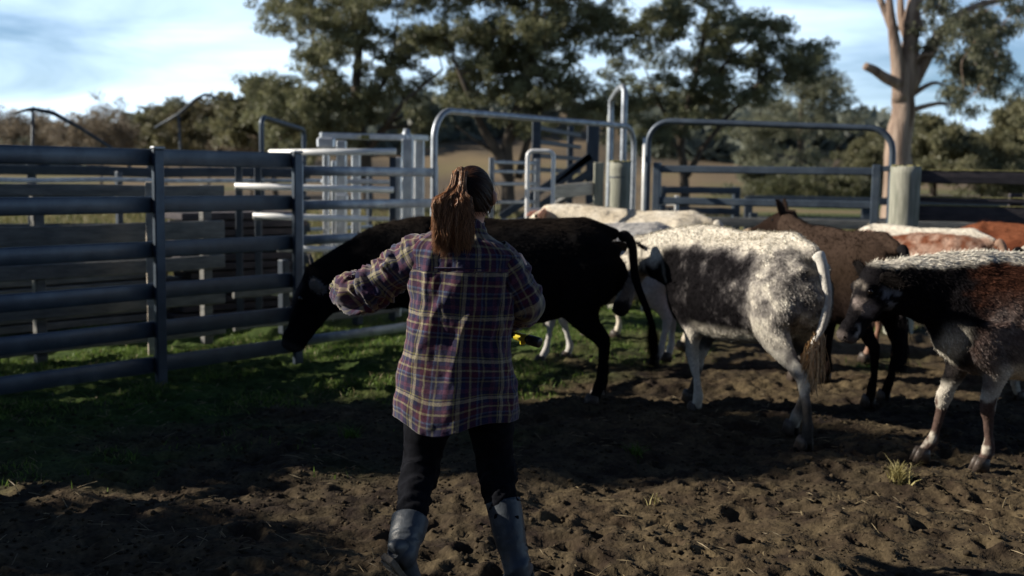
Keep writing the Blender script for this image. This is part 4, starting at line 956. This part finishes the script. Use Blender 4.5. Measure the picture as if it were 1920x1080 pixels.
hand(WRL, np.array(WRL) - np.array(ELL) + np.array([-.02, 0, -.02]), (0, 0, -1), 1, .28)
hand(WRR, (-.55, .6, -.25), (.25, .35, -.9), -1, .75)
for H_, K2, A_ in ((HIPL, KNL, ANL), (HIPR, KNR, ANR)):
    chain([H_, lerp(H_, K2, .5), K2, lerp(K2, A_, .45), A_], [.09, .075, .052, .05, .036])
V, Fq, Nn = remesh(b, .0065, 3)
link('body', fast_mesh('body', V, Fq, None, None, True), M_skin, person)
for sg in (1, -1):
    e = MB(); p = hc + np.array([.028 * sg, .086, .012]); t_ = np.linspace(-1, 1, 7); e.tube([p + np.array([0, .011 * q, 0]) for q in t_], .011 * np.sqrt(np.clip(1 - t_ ** 2, .02, 1)), n=10, up=(0, 0, 1)); e.build('eye', M_eye, person, True)

# ---- plaid flannel
def plaid():
    m, t, bs = mat_base('flannel_check'); l = t.links.new
    uv = N(t, 'ShaderNodeUVMap', uv_map='UVMap'); sp = N(t, 'ShaderNodeSeparateXYZ')
    nz = N(t, 'ShaderNodeTexNoise', ins={'Scale': 9, 'Detail': 3}); mz = N(t, 'ShaderNodeVectorMath', operation='SCALE'); mz.inputs['Scale'].default_value = .012
    sb = N(t, 'ShaderNodeVectorMath', operation='SUBTRACT'); sb.inputs[1].default_value = (.5, .5, .5); ad = N(t, 'ShaderNodeVectorMath', operation='ADD')
    l(uv.outputs[0], nz.inputs['Vector']); l(nz.outputs['Color'], sb.inputs[0]); l(sb.outputs[0], mz.inputs[0]); l(mz.outputs[0], ad.inputs[0]); l(uv.outputs[0], ad.inputs[1]); l(ad.outputs[0], sp.inputs[0])
    bands = [(0, (.014, .015, .050)), (.16, (.15, .14, .095)), (.205, (.014, .015, .046)), (.26, (.06, .09, .16)), (.30, (.060, .014, .034)), (.43, (.26, .23, .13)), (.475, (.06, .014, .034)),
             (.56, (.016, .017, .056)), (.65, (.30, .27, .185)), (.73, (.016, .017, .05)), (.755, (.18, .17, .07)), (.79, (.018, .016, .048)), (.90, (.08, .03, .06))]
    outs = []
    for i, per in ((0, .155), (1, .170)):
        d = N(t, 'ShaderNodeMath', operation='DIVIDE'); d.inputs[1].default_value = per; f = N(t, 'ShaderNodeMath', operation='FRACT')
        r = N(t, 'ShaderNodeValToRGB'); r.color_ramp.interpolation = 'LINEAR'; e = r.color_ramp.elements
        while len(e) > 1: e.remove(e[-1])
        first = True
        for k, (p, c) in enumerate(bands):
            nxt = bands[k + 1][0] if k + 1 < len(bands) else 1.0
            for q in (p + .009, nxt - .009):
                if first: el = e[0]; el.position = q; first = False
                else: el = e.new(q)
                el.color = (*c, 1)
        l(sp.outputs[i], d.inputs[0]); l(d.outputs[0], f.inputs[0]); l(f.outputs[0], r.inputs[0]); outs.append(r)
    mx = N(t, 'ShaderNodeMixRGB'); mx.inputs[0].default_value = .5
    l(outs[0].outputs[0], mx.inputs[1]); l(outs[1].outputs[0], mx.inputs[2])
    # fabric mottling
    n2 = N(t, 'ShaderNodeTexNoise', ins={'Scale': 160, 'Detail': 3}); mr = N(t, 'ShaderNodeMapRange', ins={'From Min': .3, 'From Max': .7, 'To Min': .72, 'To Max': 1.35})
    sc = N(t, 'ShaderNodeVectorMath', operation='SCALE'); l(uv.outputs[0], n2.inputs['Vector']); l(n2.outputs['Fac'], mr.inputs['Value']); l(mx.outputs[0], sc.inputs[0]); l(mr.outputs[0], sc.inputs['Scale'])
    l(sc.outputs[0], bs.inputs['Base Color']); bs.inputs['Roughness'].default_value = .9; bs.inputs['Specular IOR Level'].default_value = .15
    bs.inputs['Sheen Weight'].default_value = .25; bs.inputs['Sheen Roughness'].default_value = .5
    bp = N(t, 'ShaderNodeBump', ins={'Strength': .4, 'Distance': .003}); n3 = N(t, 'ShaderNodeTexNoise', ins={'Scale': 70, 'Detail': 5}); l(uv.outputs[0], n3.inputs['Vector']); l(n3.outputs['Fac'], bp.inputs['Height']); l(bp.outputs[0], bs.inputs['Normal'])
    return m
M_plaid = plaid()
def cloth(rings, n, wr, up=(0, 1, 0), sub=10, u0=0.0, v0=0.0, thick=.0, hem=None, k=0, urange=None):
    """rings: (x,y,z,ra,rb); wr(u,v,th,s)->displacement along normal; returns MB piece data"""
    Q = cr(rings, sub); m = len(Q); P = Q[:, :3]
    T = np.gradient(P, axis=0); T /= np.linalg.norm(T, axis=1)[:, None]
    U = np.broadcast_to(np.array(up, float), (m, 3)); S = np.cross(T, U); S /= np.linalg.norm(S, axis=1)[:, None]; Wv = np.cross(S, T)
    th = np.linspace(0, 2 * np.pi, n + 1); ct, st = np.cos(th), np.sin(th)
    ds = np.concatenate([[0], np.cumsum(np.linalg.norm(np.diff(P, axis=0), axis=1))])
    rm = (Q[:, 3] + Q[:, 4]) / 2
    ux = np.broadcast_to(th[None] * (np.mean(rm) * .95 if urange is None else urange) + u0, (m, n + 1)); vx = np.broadcast_to(ds[:, None] + v0, (m, n + 1))
    disp = wr(ux, vx, np.broadcast_to(th[None], (m, n + 1)), np.broadcast_to(np.linspace(0, 1, m)[:, None], (m, n + 1)))
    disp = disp * 1.0; bl = sstep(0, .12, th / (2 * np.pi)) * sstep(1, .88, th / (2 * np.pi)); disp = disp * bl[None] + disp[:, :1] * (1 - bl[None])
    V = P[:, None] + S[:, None] * ((Q[:, 3:4] + disp) * ct)[..., None] + Wv[:, None] * ((Q[:, 4:5] + disp) * st)[..., None]
    if hem is not None: V = hem(V, th)
    idx = np.arange(m * (n + 1)).reshape(m, n + 1)
    F_ = np.stack([idx[:-1, :-1], idx[:-1, 1:], idx[1:, 1:], idx[1:, :-1]], -1).reshape(-1, 4)
    return V.reshape(-1, 3), F_, np.stack([ux, vx], -1).reshape(-1, 2)
def w_torso(u, v, th, s):
    big = fbm(u * 5 + 3, v * 3.2, 1, 2) * .010
    vert = (1 - np.abs(fbm(u * 11 + v * 2.2, v * 2.6, 2, 3))) ** 2 * .012
    diag = fbm(u * 9 - v * 9, (u + v) * 3, 6, 3) * .0065
    fine = fbm(u * 30, v * 30, 7, 3) * .0022
    return (big + vert + diag - .006) * (1 - .55 * sstep(.72, .95, s)) + fine
# torso: from hem up to the collar base; S x Wv orientation: up=(0,1,0), tangent +z
def hemfn(V, th):
    x = V[..., 0]; wgt = sstep(.30, 0, (V[..., 2] - .64)) 
    V[..., 2] += wgt * (.055 * sstep(-.12, .30, x) + .03 * sstep(-.13, -.25, x) + .012 * np.sin(x * 18)); return V
TR = [(-.022, -.01, .640, .243, .158), (-.020, -.008, .72, .240, .156), (-.014, -.002, .84, .228, .148), (-.008, .0, .96, .208, .137), (.000, .0, 1.08, .204, .132), (.006, -.005, 1.20, .207, .130),
      (.010, -.008, 1.29, .210, .124), (.012, -.008, 1.345, .206, .114), (.016, -.006, 1.385, .155, .092), (.020, -.004, 1.412, .095, .070), (.022, 0, 1.425, .068, .060)]
sh = MB(); V, F_, UV = cloth(TR, 220, w_torso, sub=14, urange=.19, hem=hemfn); UV[:, 0] += .045 * (V[:, 2] > 1.268); UV[:, 1] += .03 * (V[:, 2] > 1.268); sh.add(V, list(F_), uv=UV)
o = sh.build('shirt', M_plaid, person, True); shirt = o
sm = o.modifiers.new('thickness', 'SOLIDIFY'); sm.thickness = .004; sm.offset = -1
def w_sl(amp, kx=0):
    def f(u, v, th, s):
        r = np.clip(1 - np.abs(fbm(u * 7 + v * 7 + kx, v * 13 - u * 4, 3 + kx, 3)), 0, 1) ** 2.4 * .026
        q = fbm(u * 12, v * 12 + kx, 9, 3) * .008
        return (r + q - .010) * amp * (.45 + .55 * sstep(.0, .3, s))
    return f
def sleeve(S_, E_, W2, r, amp, kx, upv):
    a, e, w = np.array(S_), np.array(E_), np.array(W2)
    d0 = (e - a) / np.linalg.norm(e - a)
    P = [(*(a - d0 * .08), r[0] * .62, r[0] * .62), (*(a - d0 * .03), r[0] * .9, r[0] * .9), (*(a + d0 * .04), r[0], r[0]), (*lerp(a, e, .5), r[1], r[1]), (*lerp(a, e, .88), r[2], r[2]), (*(e + (w - a) * .03), r[2], r[2]), (*lerp(e, w, .25), r[2] * .97, r[2] * .97), (*lerp(e, w, .65), r[3], r[3]), (*lerp(e, w, .98), r[3] * .8, r[3] * .8)]
    V, F_, UV = cloth(P, 110, w_sl(amp, kx), up=upv, sub=16, urange=.065, u0=.04 * kx, v0=.03)
    m_ = MB(); m_.add(V, list(F_), uv=UV); o = m_.build('sleeve', M_plaid, shirt, True)
    sm = o.modifiers.new('thickness', 'SOLIDIFY'); sm.thickness = .004; sm.offset = -1
    V, F_, UV = cloth([(*lerp(e, w, .86), r[3] * .80 + .004, r[3] * .80 + .004), (*lerp(e, w, .95), r[3] * .80 + .006, r[3] * .8 + .006), (*lerp(e, w, 1.06), r[3] * .80, r[3] * .80)], 60, w_sl(.25, kx + 3), up=upv, sub=8, urange=.06)
    m_ = MB(); m_.add(V, list(F_), uv=UV); o = m_.build('cuff', M_plaid, shirt, True)
    sm = o.modifiers.new('thickness', 'SOLIDIFY'); sm.thickness = .004; sm.offset = -1
sleeve((-.165, 0, 1.315), ELL, WRL, (.084, .078, .074, .062), 1.25, 1, (.5, .3, .8))
sleeve((.172, -.005, 1.288), ELR, WRR, (.073, .073, .073, .060), .75, 5, (.2, 1, .1))
# collar
V, F_, UV = cloth([(.022, 0, 1.405, .074, .066), (.024, 0, 1.43, .066, .060), (.026, .002, 1.452, .064, .058), (.024, -.001, 1.440, .072, .066), (.022, -.002, 1.408, .082, .075)], 60, lambda u, v, th, s: .002 * fbm(u * 30, v * 30, 1, 2), sub=5, urange=.07)
m_ = MB(); m_.add(V, list(F_), uv=UV + .3); m_.build('collar', M_plaid, shirt, True)
# yoke seam
th_ = np.linspace(-.172, .196, 40)
m_ = MB(); 
zs_ = 1.285
m_.tube([(x, -.006 - .1265 * math.sqrt(max(.02, 1 - ((x - .011) / .212) ** 2)) - .003, zs_ - .02 * abs(x)) for x in th_], .0028, n=6); m_.hasuv = True; m_.build('yoke_seam', M_plaid, shirt, True)

# ---- trousers
def w_leg(amp):
    def f(u, v, th, s):
        return ((1 - np.abs(fbm(u * 6 + 2, v * 14 + u * 5, 4, 3))) ** 2 * .022 - .010) * amp * (.3 + .9 * sstep(.35, .9, s)) + fbm(u * 20, v * 20, 1, 2) * .0015
    return f
tr = MB()
for H_, K2, A_, r, am in ((HIPL, KNL, ANL, (.105, .098, .074, .060), .7), (HIPR, KNR, ANR, (.098, .094, .074, .060), .9)):
    P = [(H_[0] * .9, 0, .93, r[0] * .9, r[0] * 1.0), (*lerp(H_, K2, .12), r[0], r[0] * 1.0), (*lerp(H_, K2, .5), r[1], r[1]), (*lerp(H_, K2, .9), r[2] * 1.04, r[2]), (*lerp(K2, A_, .12), r[2], r[2]), (*lerp(K2, A_, .45), r[3], r[3]), (*lerp(K2, A_, .8), r[3] * .8, r[3] * .8)]
    V, F_, UV = cloth(P, 90, w_leg(am), sub=14, up=(0, 1, 0)); tr.add(V, list(F_))
tr.tube([(0, 0, .80), (0, 0, .88), (0, 0, .98)], [.165, .175, .15], [.10, .11, .10], n=30, up=(0, 1, 0))
tr.build('trousers', M_jean, person, True)
# ---- boots
def boot(knee, ank, heel, toe, wtop, hgt=.235):
    k, a, h, t_ = map(np.array, (knee, ank, heel, toe)); d = (k - a) / np.linalg.norm(k - a)
    top = a + d * hgt; m_ = MB()
    Q = cr([(*top, wtop, wtop), (*(a + d * hgt * .6), wtop * .93, wtop * .95), (*(a + d * .06), wtop * .80, wtop * .84), (*a, wtop * .76, wtop * .80), (*lerp(a, lerp(h, t_, .25), .6), .040, .045)], 10)
    prof = lambda: None
    V, F_, UV = cloth([tuple(q) for q in Q[::10]], 60, lambda u, v, th, s: ((1 - np.abs(fbm(u * 5, v * 22 + u * 6, 3, 2))) ** 3 * .011 - .003) * sstep(.1, .6, s), sub=10, up=(0, 1, 0)); m_.add(V, list(F_))
    rt = m_.build('boot', M_boot, person, True); sm = rt.modifiers.new('thickness', 'SOLIDIFY'); sm.thickness = .005; sm.offset = 0
    f = (t_ - h) / np.linalg.norm(t_ - h); side = np.cross(f, (a - h)); side /= np.linalg.norm(side); upf = np.cross(side, f)
    m_ = MB(); L_ = .275
    FS = [(-.005, .030, .022, .020), (.0, .042, .030, .036), (.04, .050, .034, .050), (.09, .048, .033, .052), (.14, .040, .036, .042), (.19, .034, .044, .034), (.235, .030, .042, .028), (.265, .026, .028, .020), (.275, .022, .012, .012)]
    Qf = cr(FS, 4); m_.tube(h + f * Qf[:, :1] + upf * Qf[:, 1:2], Qf[:, 2], Qf[:, 3], n=24, up=upf); m_.build('foot', M_boot, rt, True)
    m_ = MB(); th = np.linspace(0, 1, 15); lx = th * L_; hw = np.interp(lx, [0, .03, .09, .14, .2, .25, .275], [.024, .034, .030, .036, .046, .036, .016])
    Vb = []
    for zz, ww in ((-.014, .94), (-.012, 1.03), (.006, 1.05), (.010, .98)):
        for x_, w_ in zip(lx, hw): Vb.append(h + f * x_ + side * w_ * ww + upf * zz)
        for x_, w_ in zip(lx[::-1], hw[::-1]): Vb.append(h + f * x_ - side * w_ * ww + upf * zz)
    n_ = 30; F3 = [tuple(range(n_ - 1, -1, -1)), tuple(range(3 * n_, 4 * n_))]
    for r_ in range(3):
        for i in range(n_): j = (i + 1) % n_; F3.append((r_ * n_ + i, r_ * n_ + j, r_ * n_ + n_ + j, r_ * n_ + n_ + i))
    m_.add(Vb, F3); sole = m_.build('sole', M_mud, rt)
    m_ = MB()
    for q in (.02, .045, .07): m_.bar(h + f * q - side * .026 - upf * .018, h + f * q + side * .026 - upf * .018, .010, .008, .002)
    for q in np.arange(.13, .25, .024): m_.bar(h + f * q - side * .034 - upf * .018, h + f * q + side * .034 - upf * .018, .010, .008, .002)
    m_.build('tread', M_mud, rt)
boot(KNL, ANL, (-.245, -.39, .235), (-.165, -.21, .035), .070, .165)
boot(KNR, ANR, (.240, -.175, .016), (.27, .10, .016), .068, .272)

# ---- hair
tie = hc + np.array([-.040, -.090, .078]); ER = np.array([.083, .103, .114])
def on_cap(d): d = d / np.linalg.norm(d, axis=-1, keepdims=True); return hc + d * ER
mb = MB(); m1, m2 = 22, 36
ph = np.linspace(0, np.pi, m1)[:, None]; thh = np.linspace(0, 2 * np.pi, m2, endpoint=False)[None]
D_ = np.stack([np.sin(ph) * np.cos(thh), np.sin(ph) * np.sin(thh), np.cos(ph) + 0 * thh], -1)
zcut = np.where(D_[..., 1] > .35, .35, np.where(D_[..., 1] > -.2, .0, -.52))
Dc = D_.copy(); Dc[..., 2] = np.maximum(Dc[..., 2], zcut)
Vc = hc + Dc / np.maximum(1, np.linalg.norm(Dc, axis=-1, keepdims=True)) * (ER * .985)
idx = np.arange(m1 * m2).reshape(m1, m2)
Fc = np.stack([idx[:-1], np.roll(idx[:-1], -1, 1), np.roll(idx[1:], -1, 1), idx[1:]], -1).reshape(-1, 4)
mb.add(Vc.reshape(-1, 3), list(Fc), col=(.022, .012, .009))
def ribbons(mb, C, w, cols):
    """C: strands x seg x 3"""
    ns, sg, _ = C.shape; T = np.gradient(C, axis=1); T /= np.linalg.norm(T, axis=2, keepdims=True) + 1e-9
    ref = rng.normal(0, 1, (ns, 1, 3)); S = np.cross(T, ref); S /= np.linalg.norm(S, axis=2, keepdims=True) + 1e-9; U = np.cross(S, T)
    tap = np.sin(np.clip(np.linspace(.12, 1.0, sg), 0, 1) * np.pi * .92 + .1) ** .5 * 1.0
    tap = np.interp(np.linspace(0, 1, sg), [0, .15, .8, 1], [.8, 1, .8, .15]); ww = (w[:, None] * tap[None])[..., None]
    V = np.stack([C + S * ww, C - S * ww * .5 + U * ww * .87, C - S * ww * .5 - U * ww * .87], 2)
    base = (np.arange(ns)[:, None, None] * sg + np.arange(sg - 1)[None, :, None]) * 3
    Fs = np.concatenate([(base + np.array(q)).reshape(-1, 4) for q in ((0, 1, 4, 3), (1, 2, 5, 4), (2, 0, 3, 5))])
    mb.add(V.reshape(-1, 3), list(Fs), col=np.repeat(cols, sg * 3, 0))
# combed strands
ns = 1100; a = rng.uniform(0, 2 * np.pi, ns)
d0 = np.stack([np.cos(a), np.sin(a), np.where(np.sin(a) > .35, rng.uniform(.2, .5, ns), rng.uniform(-.62, .1, ns))], -1) + rng.normal(0, .12, (ns, 3)); d0[:, 2] += rng.random(ns) ** 2 * .9
dT = (tie - hc) / ER; dT /= np.linalg.norm(dT); d0 /= np.linalg.norm(d0, axis=1)[:, None]
t_ = np.linspace(0, 1, 10)[None, :, None]; om = np.arccos(np.clip(d0 @ dT, -.995, .999))[:, None, None]
C = (np.sin((1 - t_) * om) * d0[:, None] + np.sin(t_ * om) * dT) / np.sin(om)
C = hc + C * ER * (1 + rng.uniform(.0, .035, (ns, 1, 1)) + .02 * np.sin(t_ * np.pi))
k = rng.random((ns, 1)); ribbons(mb, C, rng.uniform(.0009, .0020, ns), np.array([.028, .014, .010]) * (1 - k) + np.array([.085, .040, .022]) * k)
hair = mb.build('hair', M_hair, person, True)
# ponytail
pt = MB(); 
ns = 6500; sg = 20; t_ = np.linspace(0, 1, sg)[None]
ax = rng.uniform(-1, 1, ns)[:, None]; ay = rng.uniform(-1, 1, ns)[:, None]; lg = (rng.uniform(.55, 1.12, ns) * (1 - .16 * np.abs(ax[:, 0])) + .10 * vnoise(ax[:, 0] * 5, 2, 7))[:, None]
lock = np.round((ax + .25 * ay) * 8) / 8
x = tie[0] + ax * .026 + (-.026) * sstep(0, .45, t_) + ax * .052 * sstep(.1, .55, t_) * (1 - .55 * t_ ** 1.5) + .003 * np.sin(t_ * 14 + ax * 9) + .005 * rng.normal(0, 1, (ns, 1)) * t_ + .0035 * np.sin(t_ * 31 + ax * 40) + lock * .004 * t_
x = x + .018 * t_ ** 3 * np.sign(lock + .2) + .006 * np.sin(t_ * 6 + lock * 20) * t_
yy = tie[1] - .055 * np.sin(np.clip(t_ * 2.4, 0, 1.57)) + ay * .026 * sstep(0, .3, t_) + .003 * np.sin(t_ * 17 + ax * 5) + .02 * t_ ** 2
z = tie[2] + .046 * np.sin(np.clip(t_ / .16, 0, 1) * np.pi) * (1 - .5 * np.abs(ax)) - sstep(0.02, .25, t_) * .03 - np.clip(t_ - .07, 0, 1) * .285 * lg
C = np.stack([x + 0 * z, yy + 0 * z, z], -1)
k = rng.random((ns, 1)); lk = (vnoise(lock * 9, 3, 1) * .5 + .5)
ribbons(pt, C, rng.uniform(.0005, .0012, ns), (np.array([.07, .030, .016]) * (1 - k) + np.array([.72, .40, .22]) * k) * (.85 + .3 * lk))
pt.build('ponytail', M_hair, hair, True)
pt = MB(); pt.tube([tie + np.array((.004, .010, .004)), tie, tie - np.array((.002, .012, -.004))], [.018, .020, .018], n=14, up=(0, 0, 1)); pt.build('hair_tie', M_blk, hair, True)
# stray hairs
for side in (-1, 1):
  st = MB(); ns = 14; t_ = np.linspace(0, 1, 10)[None]; sdx = np.full((ns, 1), side)
  x = np.where(sdx > 0, hc[0] + .078, tie[0] - .06) + sdx * .03 * np.sin(t_ * 2.4) * rng.uniform(.2, 1.1, (ns, 1)); z = np.where(sdx > 0, hc[2] + .03, tie[2] - .06) + rng.normal(0, .03, (ns, 1)) - t_ * rng.uniform(.04, .12, (ns, 1))
  yy = np.where(sdx > 0, hc[1] - .01, tie[1] - .04) + 0 * t_ + rng.normal(0, .01, (ns, 1))
  ribbons(st, np.stack([x, yy + 0 * x, z], -1), np.full(ns, .0005), np.tile([.05, .025, .015], (ns, 1))); st.build('stray_hair', M_hair, hair, True)

# ---- shed added out of view behind the camera, blocks sky light to deepen shadows
blocker = thing('sky_blocker', (0, -6.5, 0), 0, label='unseen dark timber shed behind the camera position', cat='blocker')
for i in range(24):
    mb = MB(); mb.box((-13.8 + i * 1.2, 0, 3.2), (1.17, .06 + .01 * (i % 2), 6.4), bev=.01); mb.build('wall_panel', M_rail_t, blocker)
mb = MB(); mb.box((0, -3.5, 6.6), (29.5, 8.0, .12), rx=R(6)); mb.build('roof', M_dull, blocker)
mb = MB(); mb.box((0, -7.0, 3.0), (28.5, .1, 6.0)); mb.build('back_wall', M_rail_t, blocker)
# ---- tool in the right hand
tool = thing('handheld_tool', (PX + .215, PY + .18, .985), 0, label='black stick handle with a yellow clip held in the right hand', cat='tool')
q0, q1 = Vector((-.16, .10, .030)), Vector((.075, -.075, -.012)); dq = (q1 - q0).normalized()
mb = MB(); mb.tube([q0, (q0 + q1) / 2, q1], .013, n=14); mb.build('shaft', M_blk, tool, True)
mb = MB(); mb.tube([q1 - dq * .03, q1 - dq * .025, q1, q1 + dq * .03, q1 + dq * .034], [.012, .021, .0215, .021, .014], n=18); mb.build('end_cap', M_blk, tool, True)
mb = MB(); mb.tube([q1 - dq * .095, q1 - dq * .09, q1 - dq * .06, q1 - dq * .036], [.012, .018, .0165, .020], n=14); mb.box(q1 - dq * .055 + Vector((0, 0, -.018)), (.022, .014, .02), rz=.6, bev=.003); mb.build('clip', M_yellow, tool)
